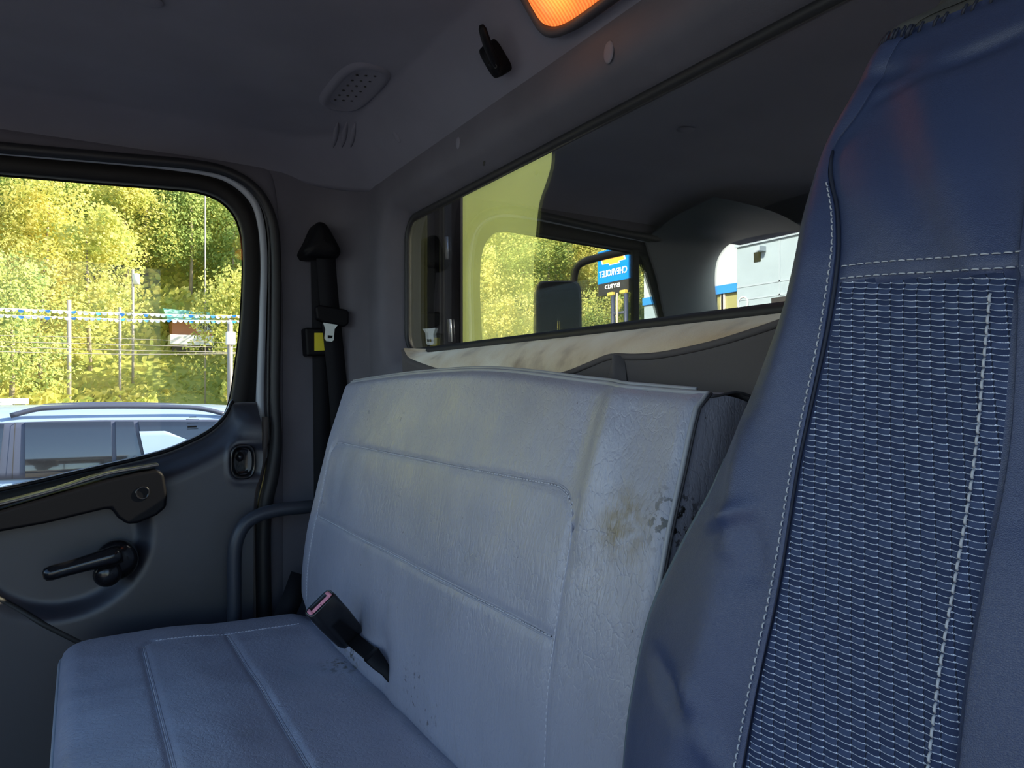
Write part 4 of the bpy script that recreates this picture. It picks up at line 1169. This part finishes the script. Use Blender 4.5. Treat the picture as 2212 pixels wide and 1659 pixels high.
def crown(kind, seed):
    rnd = random.Random(seed); mb = MB(); vs = []; fs = []
    blobs = []
    for _ in range(26):
        a = rnd.random()*2*math.pi; r_ = 2.6*math.sqrt(rnd.random()); z = 3.0 + 7.0*rnd.random()
        r_ *= 1.0 if z < 7.5 else .7
        blobs.append((Vector((r_*math.cos(a), r_*math.sin(a), z)), .9 + 1.1*rnd.random()))
    for c, br in blobs:
        for _ in range(250):
            d = Vector((rnd.gauss(0, 1), rnd.gauss(0, 1), rnd.gauss(0, .8))).normalized(); p = c + d*br*(.6 + .45*rnd.random())
            u = Vector((rnd.gauss(0, 1), rnd.gauss(0, 1), rnd.gauss(0, 1))).normalized(); w = u.orthogonal().normalized(); s = .07 + .10*rnd.random()
            k = len(vs); vs += [p - u*s, p + w*s*.7, p + u*s, p - w*s*.7]; fs.append((k, k+1, k+2, k+3))
    mb.v = vs; mb.f = fs; return mb
protos = []
NT = 0
def in_wedge(x, y):
    t = y / x
    return (-.34 < t < .12) or (.42 < t < .92)
spots = []
rnd = random.Random(3)
x = -60.0
while x > -150:
    stp = 4.9 + (-x - 60)*.026
    y = -135.0
    while y < 50:
        xx = x + rnd.uniform(-1.6, 1.6); yy = y + rnd.uniform(-1.8, 1.8)
        if in_wedge(xx, yy): spots.append((xx, yy))
        y += stp
    x -= stp*1.05
def pixel(p):
    d = p.x*FX + p.y*FY; return CX + FPX*(p.x*RX + p.y*RY)/d, HZ - FPX*p.z/d
out = []
for (xx, yy) in spots:
    px, _ = pixel(Vector((xx, yy, 0)))
    if xx > -72.5 and 305 < px < 515: continue
    out.append((xx, yy))
rnd.shuffle(out)
out.sort(key=lambda s: -s[0]); spots = out[:296]
for i, (xx, yy) in enumerate(spots):
    z = hill_z(xx, yy)
    if i < 6:
        t = thing('tree', 'sunlit yellow-green leafy tree on the hillside', 'tree', (xx, yy, z), 'trees covering the hillside')
        cm = crown(0, 20 + i); cm.v = [v + Vector((xx, yy, z)) for v in cm.v]
        build('crown', cm, M['leaf'], t, flat=True)
        lean = rnd.uniform(-.5, .5)
        build('trunk', MB().tube([Vector((xx, yy, z - .6)), Vector((xx + .1, yy + lean*.3, z + 4)), Vector((xx, yy + lean, z + 9))], [.17, .13, .05], 7), M['bark'], t)
        protos.append(t)
    else:
        t = dup(protos[rnd.randrange(6)], None, (xx, yy, z))
    s = rnd.uniform(.9, 1.3); t.scale = (s, s, s*rnd.uniform(.9, 1.15)); t.rotation_euler = (0, 0, rnd.uniform(0, 6.28))

# undergrowth between the trunks: uncountable leafage
ru = random.Random(11); vs = []; fs = []
while len(fs) < 52000:
    xx = -58 - 92*ru.random()**1.6; yy = ru.uniform(-135, 48)
    if not in_wedge(xx, yy): continue
    px, _ = pixel(Vector((xx, yy, 0)))
    hgt = (.35 if (xx > -71 and 340 < px < 480) else 3.2)
    cl = .5 + .5*nz(xx*.35, yy*.35, 9)
    p = Vector((xx, yy, hill_z(xx, yy) + hgt*cl*ru.random()**.6))
    u = Vector((ru.gauss(0, 1), ru.gauss(0, 1), ru.gauss(0, 1))).normalized(); w = u.orthogonal().normalized(); s = .22 + .2*ru.random()
    k = len(vs); vs += [p - u*s, p + w*s*.7, p + u*s, p - w*s*.7]; fs.append((k, k+1, k+2, k+3))
ug = MB(); ug.v = vs; ug.f = fs
build('undergrowth', ug, M['leaf'], flat=True, kind='stuff', label='leafy undergrowth covering the ground between the hillside trees', category='undergrowth', loc=(-60, 0, -1.98))

# small house among the trees
hx = -67.5
def box_px(nm, pa, pb, x, dep, mat, par, **k):
    a = at_x(*pa, x); b_ = at_x(*pb, x)
    return build(nm, MB().box((x - dep, min(a.y, b_.y), min(a.z, b_.z)), (x, max(a.y, b_.y), max(a.z, b_.z))), mat, par, flat=True, **k)
M['brick'] = pmat('red_siding', (.50, .20, .10), .8); M['white'] = pmat('white_paint', (.82, .80, .76), .6); M['greenroof'] = pmat('green_metal_roof', (.22, .50, .36), .5)
a = at_x(405, 745, hx)
house = thing('house', 'small hillside house with green roof and white porch', 'house', (hx, a.y, a.z))
box_px('wall', (372, 694), (458, 728), hx, 5, M['brick'], house); box_px('porch', (368, 722), (462, 746), hx + 1.5, 2, M['white'], house)
f = box_px('window', (424, 695), (460, 717), hx + .05, .1, M['white'], house); 
for k in range(3): box_px('pane', (427 + k*11, 698), (436 + k*11, 714), hx + .08, .05, M['carglass'], f)
ra, rb, rc, rd = at_x(352, 666, hx), at_x(462, 676, hx), at_x(466, 694, hx + 1), at_x(362, 690, hx + 1)
build('roof', MB().prism([ra, rb, rc, rd], (-4, 0, .3)), M['greenroof'], house, flat=True)
box_px('foundation', (372, 744), (458, 775), hx, 5, M['greydull'], house)

# utility poles
M['pole'] = pmat('grey_pole', (.36, .32, .28), .8)
def pole(px, py0, py1, x, r, label, lamp=False, trans=False):
    a, b_ = at_x(px, py0, x), at_x(px, py1, x)
    base_z = -1.98 if x > -58 else hill_z(x, a.y)
    t = thing('utility_pole', label, 'pole', (x, a.y, min(base_z, b_.z)))
    build('pole', MB().tube([Vector((x, a.y, min(base_z, b_.z))), a], r, 10), M['pole'], t)
    if trans: build('transformer', MB().lathe(at_x(px + 4, py0 + 18, x) + Vector((0, .1, -.5)), (0, 0, 1), [(0, 0), (.25, 0), (.25, .8), (0, .85)], 14), M['white'], t)
    return t, a
pole(149, 648, 730, -60, .15, 'plain grey utility pole left of the house, nearest the middle of the door window')
pole(259, 664, 730, -61, .10, 'slim pole crossing the pennant strings left of the house')
pole(287, 582, 660, -64, .10, 'slender pole with a pale transformer high on the hillside', trans=True)
pole(443, 420, 700, -62, .05, 'tall thin pale pole high in the right part of the door window')
lt, top_ = pole(497, 690, 880, -30, .10, 'parking lot lamp post with twin heads beside the right edge of the door window')
M['lampyellow'] = pmat('lamp_head', (.75, .55, .08), .5)
for s in (-1, 1):
    c = top_ + Vector((0, s*.32, .12)); build('lamp_head', MB().box(tuple(c - Vector((.15, .2, .05))), tuple(c + Vector((.15, .2, .05)))), M['lampyellow'], lt, bevel=.02)
build('junction_box', MB().box(tuple(at_x(493, 745, -30) + Vector((0, -.1, 0))), tuple(at_x(506, 718, -30) + Vector((.3, 0, 0)))), M['white'], lt, bevel=.02)

# overhead wires
for nm, pts in (('lower', ((-100, 736), (250, 744), (540, 752))), ('second', ((-100, 746), (250, 756), (540, 762))), ('third', ((-100, 757), (250, 765), (540, 764))), ('upper', ((-100, 722), (250, 731), (540, 742)))):
    lab = {'lower': 'second overhead wire from the top of the four below the pennants', 'second': 'third overhead wire from the top of the four below the pennants', 'third': 'lowest of the four overhead wires below the pennants', 'upper': 'topmost of the four overhead wires below the pennants'}[nm]
    p = cr([at_x(a, b_, -45) for a, b_ in pts], 14)
    o = build('overhead_wire', MB().tube(p, .018 if nm != 'upper' else .012, 5), M['pole'], label=lab, category='wire', loc=tuple(p[0]))

# pennant strings
M['pwhite'] = pmat('white_pennant', (.9, .9, .92), .5); M['pblue'] = pmat('blue_pennant', (.05, .30, .75), .5)
def pennants(pts, label):
    path = resample(cr([at_x(a, b_, -24) for a, b_ in pts], 60), 61)
    t = thing('pennant_string', label, 'pennants', tuple(path[0]))
    build('string', MB().tube(path, .012, 5), M['white'], t)
    me_w = me_b = None
    for k in range(60):
        p = path[k]; q = path[k+1]
        blue = (k % 4 == 1)
        if (blue and me_b is None) or (not blue and me_w is None):
            w = (q.y - p.y)*.9
            o = build('pennant', MB().prism([p, p + Vector((0, w, 0)), p + Vector((.01, w*.9, -.055)), p + Vector((0, w*.5, -.085)), p + Vector((0, w*.1, -.06))], (.01, 0, 0)), M['pblue'] if blue else M['pwhite'], t, flat=True, loc=tuple(p), label='blue pennant' if blue else 'white pennant')
            if blue: me_b = o
            else: me_w = o
        else:
            o = (me_b if blue else me_w).copy(); C.objects.link(o); o.parent = t; o.location = p - path[0]; o.rotation_euler = (rnd.uniform(-.3, .3), rnd.uniform(-.6, .6), rnd.uniform(-.4, .4))
    return t
pennants(((-160, 660), (0, 666), (250, 676), (500, 682), (620, 680)), 'upper string of white and blue pennants across the hillside')
pennants(((-160, 675), (0, 680), (250, 689), (500, 693), (620, 690)), 'lower string of white and blue pennants across the hillside')

# guard rail and the parked car roofs behind the white car
grl = thing('guard_rail', 'white guard rail at the foot of the hillside, far left', 'guard rail', (-40, at_x(20, 870, -40).y, -1.98))
a, b_ = at_x(-60, 868, -40), at_x(62, 856, -40)
build('rail', MB().box((-40.1, a.y, a.z - .12), (-40, b_.y, a.z + .14)), M['white'], grl)
for k in range(5):
    y = a.y + (b_.y - a.y)*(k + .5)/5; build('post', MB().box((-40.25, y - .08, -1.98), (-40.1, y + .08, a.z)), M['pole'], grl)

# ---- light SUV parked beside the truck
SXV = -8.0
suv = thing('suv', 'pale blue-white parked car with roof rails and tinted windows', 'car', (SXV - .95, -.9, -1.98))
def sv(px, py): return at_x(px, py, SXV)
ZR_, ZW1, ZW0 = -.212, -.285, -.80
YR, YF = 1.95, -3.1
WD = 1.9
# body: cross-sections along y. profile (x offset inward from near side, z)
def sect(y):
    tail = smooth(YR - .9, YR, y); nose = smooth(-1.35, -2.0, y); rf = ZR_ - .05*tail
    zroof = rf*(1 - nose) + (-.93)*nose - .10*smooth(YR-.35, YR, y)
    hood = -.95 - .12*smooth(-2.2, YF, y)
    if y < -1.3: zroof = rf + (hood - rf)*smooth(-1.25, -2.05, y)
    inset = .10 + .05*smooth(YR-.5, YR, y) + .1*smooth(-2.4, YF, y)
    pts = [(.10, -1.72), (.0, -1.60), (-.02, -1.30), (.0, -1.0), (.03, -.86), (.05, max(-10, min(ZW0, zroof - .02)))]
    k = min(1, max(0, (zroof + .8)/.5))
    pts += [(.05 + .05*k, min(ZW1 - .25, zroof - .012) if k > .5 else zroof - .01), (.12*k + .05, (ZW1 + .012) if k > .95 else zroof - .006), (.16*k + .06, zroof - .02*(k > .9) + .0), (.26*k + .12, zroof + .028*k), (.6, zroof + .05*k + .01), (.95, zroof + .06*k + .015)]
    near = [Vector((SXV + .05 - a, y, z)) for a, z in pts]
    far = [Vector((SXV + .05 - (WD - a), y, z)) for a, z in reversed(pts[:-1])]
    return near + far
ys = [YF, YF + .05, YF + .2, -2.6, -2.2, -2.0, -1.8, -1.6, -1.4, -1.3, -1.1, -.8, -.4, 0, .4, .8, 1.2, 1.5, 1.7, 1.85, YR - .02, YR]
secs = []
for y in ys:
    s = sect(y); e = .06*(gau(y, YF, .03) + gau(y, YR, .02)); 
    secs.append([Vector((p.x + (SXV - .9 - p.x)*e, p.y, p.z)) for p in s])
mb = MB().grid(secs); n = len(secs[0]); mb.f.append(tuple(range(n))); mb.f.append(tuple(len(mb.v) - n + k for k in range(n))[::-1])
cb = build('body', mb, M['carpaint'], suv)
def pane(pts, mat, nm='side_window', x=.012, dep=.02, par=suv):
    P = [sv(a, b_) for a, b_ in pts]
    # split into a top chain and a bottom chain, joined by rows that follow the curved car side
    h = len(P)//2; T = P[:h]; B_ = P[h:][::-1]
    if len(P) % 2: T = P[:h+1]
    T = sorted(T, key=lambda p: p.y); B_ = sorted(B_, key=lambda p: p.y); m = 24
    T = resample(T, m); B_ = resample(B_, m); rows_ = []
    for k in range(9):
        row = []
        for a, b_ in zip(B_, T):
            p = a.lerp(b_, k/8); t = max(0, min(1.05, (p.z + .80)/.515)); p.x = SXV + .022 - .03*t - .062*t*t + x; row.append(p)
        rows_.append(row)
    rows_ = [[p + Vector((-.02, 0, 0)) for p in rows_[0]]] + rows_ + [[p + Vector((-.02, 0, 0)) for p in rows_[-1]]]
    build(nm, MB().grid(rows_), mat, par)
# dark band under the glass line, then each pane
pane(((-330, 916), (-100, 915), (0, 914), (200, 908), (478, 907), (600, 915), (640, 1000), (500, 1010), (300, 1024), (0, 1036), (-360, 1046)), M['cardark'], 'window_surround', .004)
pane(((-310, 921), (-120, 919), (8, 917), (0, 1000), (-6, 1032), (-340, 1040)), M['carglass'], x=.02)
pane(((54, 913), (240, 911), (242, 1022), (55, 1031)), M['carglass'], x=.02)
pane(((250, 911), (289, 911), (312, 1018), (252, 1021)), M['carglass'], x=.02)
pane(((300, 911), (478, 911), (580, 920), (600, 980), (480, 1000), (316, 1016)), M['carglass'], x=.02)
pane(((301, 932), (358, 931), (385, 942), (430, 960), (480, 985), (420, 1004), (318, 1014)), M['carpaint'], 'glass_reflection_shape', x=.042)  # pale reflection in the quarter glass, put in as a car-coloured shape
pane(((31, 915), (33, 915), (28, 1033), (26, 1033)), M['ink'], 'door_gap', x=.022)
# roof rail
rail = cr([sv(20, 902), sv(75, 888), sv(120, 884), sv(250, 881), (sv(400, 883)), sv(450, 888), sv(490, 898)], 30)
rail = [Vector((SXV - .12, p.y, p.z + .012)) for p in rail]
build('roof_rail', MB().tube(rail, .024, 10), M['cardark'], suv)
build('roof_rail', MB().tube([p + Vector((-1.45, 0, 0)) for p in rail], .024, 10), M['cardark'], suv)
for yy in (-2.25, 1.05):
    for xx in (SXV - .12, SXV - 1.72):
        w = build('wheel', MB().lathe((xx - .0, yy, -1.98 + .39), (1, 0, 0), [(.0, -.11), (.25, -.11), (.36, -.10), (.39, -.06), (.39, .06), (.36, .10), (.26, .11)], 32), M['tyre'], suv)
        build('rim', MB().lathe((xx, yy, -1.98 + .39), (1, 0, 0), [(.26, .11), (.24, .12), (.2, .08), (.06, .10), (0, .10)], 20), M['alloy'], w)
# white roofs of cars parked further out
def far_car(px0, px1, py, x, label, mat):
    a, b_ = at_x(px0, py, x), at_x(px1, py, x); L = b_.y - a.y; zt = a.z; z0 = -1.98
    t = thing('parked_car', label, 'car', (x - .9, a.y, z0))
    prof = [(0, z0 + .25), (-.02, z0 + .7), (.15, z0 + .9), (.3, z0 + .95), (.42, zt - .02), (.5, zt), (.8, zt), (.92, zt - .1), (1.0, z0 + 1.0), (1.02, z0 + .25)]
    build('body', MB().prism([Vector((x, a.y - L*.4 + L*1.5*u, z)) for u, z in prof], (-1.8, 0, 0)), mat, t, bevel=.06)
    for yy in (a.y - L*.1, a.y + L*.85): build('wheel', MB().lathe((x - .1, yy, z0 + .33), (1, 0, 0), [(0, -.1), (.33, -.1), (.33, .12), (0, .12)], 18), M['tyre'], t)
far_car(-30, 22, 873, -24, 'white car parked far left behind the pale blue car', M['white'])
far_car(312, 372, 872, -20, 'white car roof showing above the middle of the pale blue car', M['white'])
far_car(420, 480, 877, -17, 'blue car roof showing near the right edge of the door window', pmat('blue_car', (.12, .22, .5), .35))

# ---- pylon sign (seen mirrored in the rear glass)
SY = -44.0
def sp_(px, py, y=SY): return re_y(px, py, y)
s_tl, s_tr, s_br, s_bl = sp_(1291, 543), sp_(1360, 529), sp_(1360, 601), sp_(1294, 614)
xl, xr = s_tr.x, s_tl.x                                    # larger x is nearer the axis
xa, xb = min(s_tl.x, s_tr.x), max(s_tl.x, s_tr.x)
zt = (s_tl.z + s_tr.z)/2; zb = (s_bl.z + s_br.z)/2; zbb = sp_(1300, 639).z
pyl = thing('pylon_sign', 'tall blue dealership pylon sign with gold emblem and a black panel below', 'sign', ((xa+xb)/2, SY, -1.98))
M['signblue'] = pmat('sign_blue', (.0, .20, .72), .4); M['signwhite'] = pmat('sign_white', (.92, .92, .92), .5); M['gold'] = pmat('sign_gold', (.95, .42, .06), .4); M['signblack'] = pmat('sign_black', (.02, .02, .022), .5)
pb = build('blue_panel', MB().box((xa, SY - .5, zb), (xb, SY, zt)), M['signblue'], pyl, flat=True)
pk_ = build('black_panel', MB().box((xa + .1, SY - .45, zbb), (xb - .1, SY - .02, zb)), M['signblack'], pyl, flat=True)
wS = xb - xa; cS = (xa + xb)/2
def text(s, c, h, width, mat, par, nm='lettering'):
    """flat lettering on a plane facing +Y: for a viewer looking to -Y it reads towards -X"""
    cu = bpy.data.curves.new(nm, 'FONT'); cu.body = s; cu.size = h*1.38; cu.align_x = 'CENTER'; cu.align_y = 'CENTER'; cu.extrude = .02; cu.offset = .012*h
    o = bpy.data.objects.new(nm, cu); C.objects.link(o); cu.materials.append(mat)
    bpy.context.view_layer.update(); wd = o.dimensions.x
    me = bpy.data.meshes.new_from_object(o.evaluated_get(bpy.context.evaluated_depsgraph_get())); bpy.data.objects.remove(o)
    o = bpy.data.objects.new(nm, me); C.objects.link(o)
    if not me.materials: me.materials.append(mat)
    o.scale = (width/wd, 1, 1); o.rotation_euler = (R(90), 0, R(180)); o.parent = par; o.location = Vector(c) - W[par.name]
    return o
hS = zt - zb
text('CHEVROLET', (cS, SY + .03, zb + hS*.27), hS*.20, wS*.86, M['signwhite'], pb)
bt = [(-.5, .28), (-.22, .28), (-.22, .5), (.22, .5), (.22, .28), (.5, .28), (.5, -.28), (.22, -.28), (.22, -.5), (-.22, -.5), (-.22, -.28), (-.5, -.28)]
def emblem(c, w, h, shear, y, th, mat, nm): 
    build(nm, MB().prism([Vector((c.x + a*w - shear*b_*w, y, c.z + b_*h)) for a, b_ in bt], (0, th, 0)), mat, pb, flat=True)
ec = Vector((cS, SY, zb + hS*.66))
emblem(ec, wS*.74, hS*.30, .12, SY + .0, .03, M['signwhite'], 'emblem_outline'); emblem(ec, wS*.66, hS*.24, .12, SY + .02, .04, M['gold'], 'emblem')
text('BYRD', (cS - .1, SY + .02, zbb + (zb - zbb)*.62), (zb-zbb)*.36, wS*.46, M['signwhite'], pk_)
for a in (1320, 1348):
    p = sp_(a, 650); build('post', MB().box((p.x - .16, SY - .4, -1.98), (p.x + .16, SY - .1, zbb)), M['cardark'], pyl)
p1_, p2_ = sp_(1318, 678), sp_(1350, 678); build('cross_bar', MB().box((min(p1_.x, p2_.x), SY - .35, p1_.z - .12), (max(p1_.x, p2_.x), SY - .15, p1_.z + .12)), M['cardark'], pyl)
ll = thing('lot_light', 'twin-head lot light post in front of the pylon sign', 'lamp post', (sp_(1333, 650, -34).x, -34, -1.98))
pt = sp_(1333, 633, -34)
build('post', MB().tube([Vector((pt.x, -34, -1.98)), pt], .09, 8), M['pole'], ll)
for px, py in ((1320, 635), (1347, 630)):
    q = sp_(px, py, -34); build('lamp_head', MB().box(tuple(q - Vector((.32, .15, .12))), tuple(q + Vector((.32, .15, .12)))), M['lampyellow'], ll, bevel=.04)
for px, lab in ((1284, 'white car parked beyond the pylon sign posts, left one in the rear glass'), (1312, 'white car parked beyond the pylon sign posts, right one in the rear glass')):
    q = sp_(px, 708, -36); t = thing('parked_car', lab, 'car', (q.x, -36, -1.98))
    prof = [(-2.2, .25), (-2.2, .8), (-1.2, .95), (-.7, 1.45), (1.2, 1.45), (1.9, .95), (2.2, .9), (2.2, .25)]
    build('body', MB().prism([Vector((q.x + a, -36, -1.98 + b_)) for a, b_ in prof], (0, -1.8, 0)), M['white'], t, bevel=.06)
    build('side_window', MB().prism([Vector((q.x + a, -35.99, -1.98 + b_)) for a, b_ in ((-1.1, .97), (-.65, 1.38), (1.1, 1.38), (1.6, .97))], (0, .02, 0)), M['carglass'], t, flat=True)
    for a in (-1.4, 1.4): build('wheel', MB().lathe((q.x + a, -36.05, -1.98 + .33), (0, 1, 0), [(0, -.1), (.33, -.1), (.33, .1), (0, .1)], 16), M['tyre'], t)

# ---- dealership building (seen mirrored)
FYB = -37.0; NYB = -35.5
f_l, f_r = re_y(1391, 600, FYB), re_y(1594, 600, FYB)
zbt, zbb2 = re_y(1545, 619, FYB).z, re_y(1545, 637, FYB).z
zroof = 12.5
M['wallwhite'] = pmat('white_metal_cladding', (.36, .42, .46), .5, var=.06); M['wallblue'] = pmat('pale_blue_cladding', (.24, .32, .38), .6, var=.08, vscale=.7); M['stripe'] = pmat('blue_stripe', (.02, .19, .55), .5); M['dim'] = pmat('grey_blue_trim', (.25, .32, .38), .7)  # last one is a plain grey-blue for joints, cornice and wall lamp
dl = thing('dealership_building', 'white building with a blue fascia stripe mirrored in the rear glass', 'building', (f_r.x, FYB, -1.98))
xw0, xw1 = f_l.x, f_r.x
build('front_wall', MB().box((min(xw0, xw1), FYB - 12, zbb2), (max(xw0, xw1), FYB, zroof)), M['wallwhite'], dl, flat=True)
build('fascia_stripe', MB().box((min(xw0, xw1) - .05, FYB - .1, zbb2), (max(xw0, xw1), FYB + .12, zbt)), M['stripe'], dl, flat=True, label='blue fascia stripe')
# shop front below
glz = -1.98
def bx_(nm, xA, xB, z0, z1, y0, y1, mat, par=dl, **k): return build(nm, MB().box((min(xA, xB), min(y0, y1), z0), (max(xA, xB), max(y0, y1), z1)), mat, par, flat=True, **k)
q1 = re_y(1391, 600, FYB).x
bx_('base_wall', re_y(1391, 650, FYB).x, re_y(1532, 650, FYB).x, glz, zbb2, FYB - 6, FYB - .02, M['wallblue'])
w0 = re_y(1546, 660, FYB).x; w1 = re_y(1594, 660, FYB).x
M['shopglass'] = pmat('shop_glass', (.24, .25, .12), .12, coat=.5)
bx_('shop_window', w0, w1, glz + .5, zbb2, FYB - 6, FYB - .15, M['shopglass'])
bx_('mullion', re_y(1557, 660, FYB).x, re_y(1562, 660, FYB).x, glz, zbb2, FYB - .14, FYB, M['white'])
bx_('mullion', w0 + .8, w0 + .5, glz, zbb2, FYB - .14, FYB, M['white'])
bx_('service_box', re_y(1427, 625, FYB).x, re_y(1443, 632, FYB).x, re_y(1427, 636, FYB).z, re_y(1427, 630, FYB).z, FYB, FYB + .5, M['white'])
# nearer wing
n0 = re_y(1592, 600, NYB).x; n1 = 12.0
wing = bx_('wing_wall', n0, n1, glz, zroof, NYB - 12, NYB, M['wallblue'])
# panels joints and cornice
zc = re_y(1600, 534, NYB).z
bx_('cornice', n0 - .1, n1, zc, zc + .22, NYB, NYB + .15, M['dim'], wing)
for py in (620, 648): 
    z = re_y(1600, py, NYB).z; bx_('panel_joint', n0, n1, z - .05, z + .05, NYB - .02, NYB + .03, M['dim'], wing)
for px in (1684, 1770): 
    xj = re_y(px, 580, NYB).x; bx_('panel_joint', xj - .05, xj + .05, glz, zc, NYB - .02, NYB + .03, M['dim'], wing)
a = re_y(1629, 546, NYB); b_ = re_y(1644, 564, NYB)
bx_('small_window', a.x, b_.x, b_.z, a.z, NYB - .1, NYB + .05, M['carglass'], wing); 
c = re_y(1655, 543, NYB); bx_('wall_lamp', b_.x, c.x, a.z - .05, a.z + .25, NYB, NYB + .6, M['dim'], wing)
a = re_y(1667, 644, NYB); bx_('garage_door', a.x, a.x + 9, glz, a.z, NYB - .1, NYB + .04, M['signblack'], wing)
# round emblem on the wing
ec = re_y(1606, 655, NYB)
emb = MB()
for rr_, th in ((.40, .05),):
    emb.tube([Vector((ec.x + rr_*math.cos(t), NYB + .05, ec.z + rr_*math.sin(t))) for t in [2*math.pi*k/32 for k in range(32)]], th*.8, 6, closed=True)
build('round_emblem', emb, M['white'], wing)

# ------------------------------------------------------------------ lift everything so the car park is z = 0
for o in list(C.objects):
    if o.parent is None and o.type != 'LIGHT' or (o.type == 'LIGHT' and o.parent is None and o.data.type != 'SUN'):
        o.location.z += H
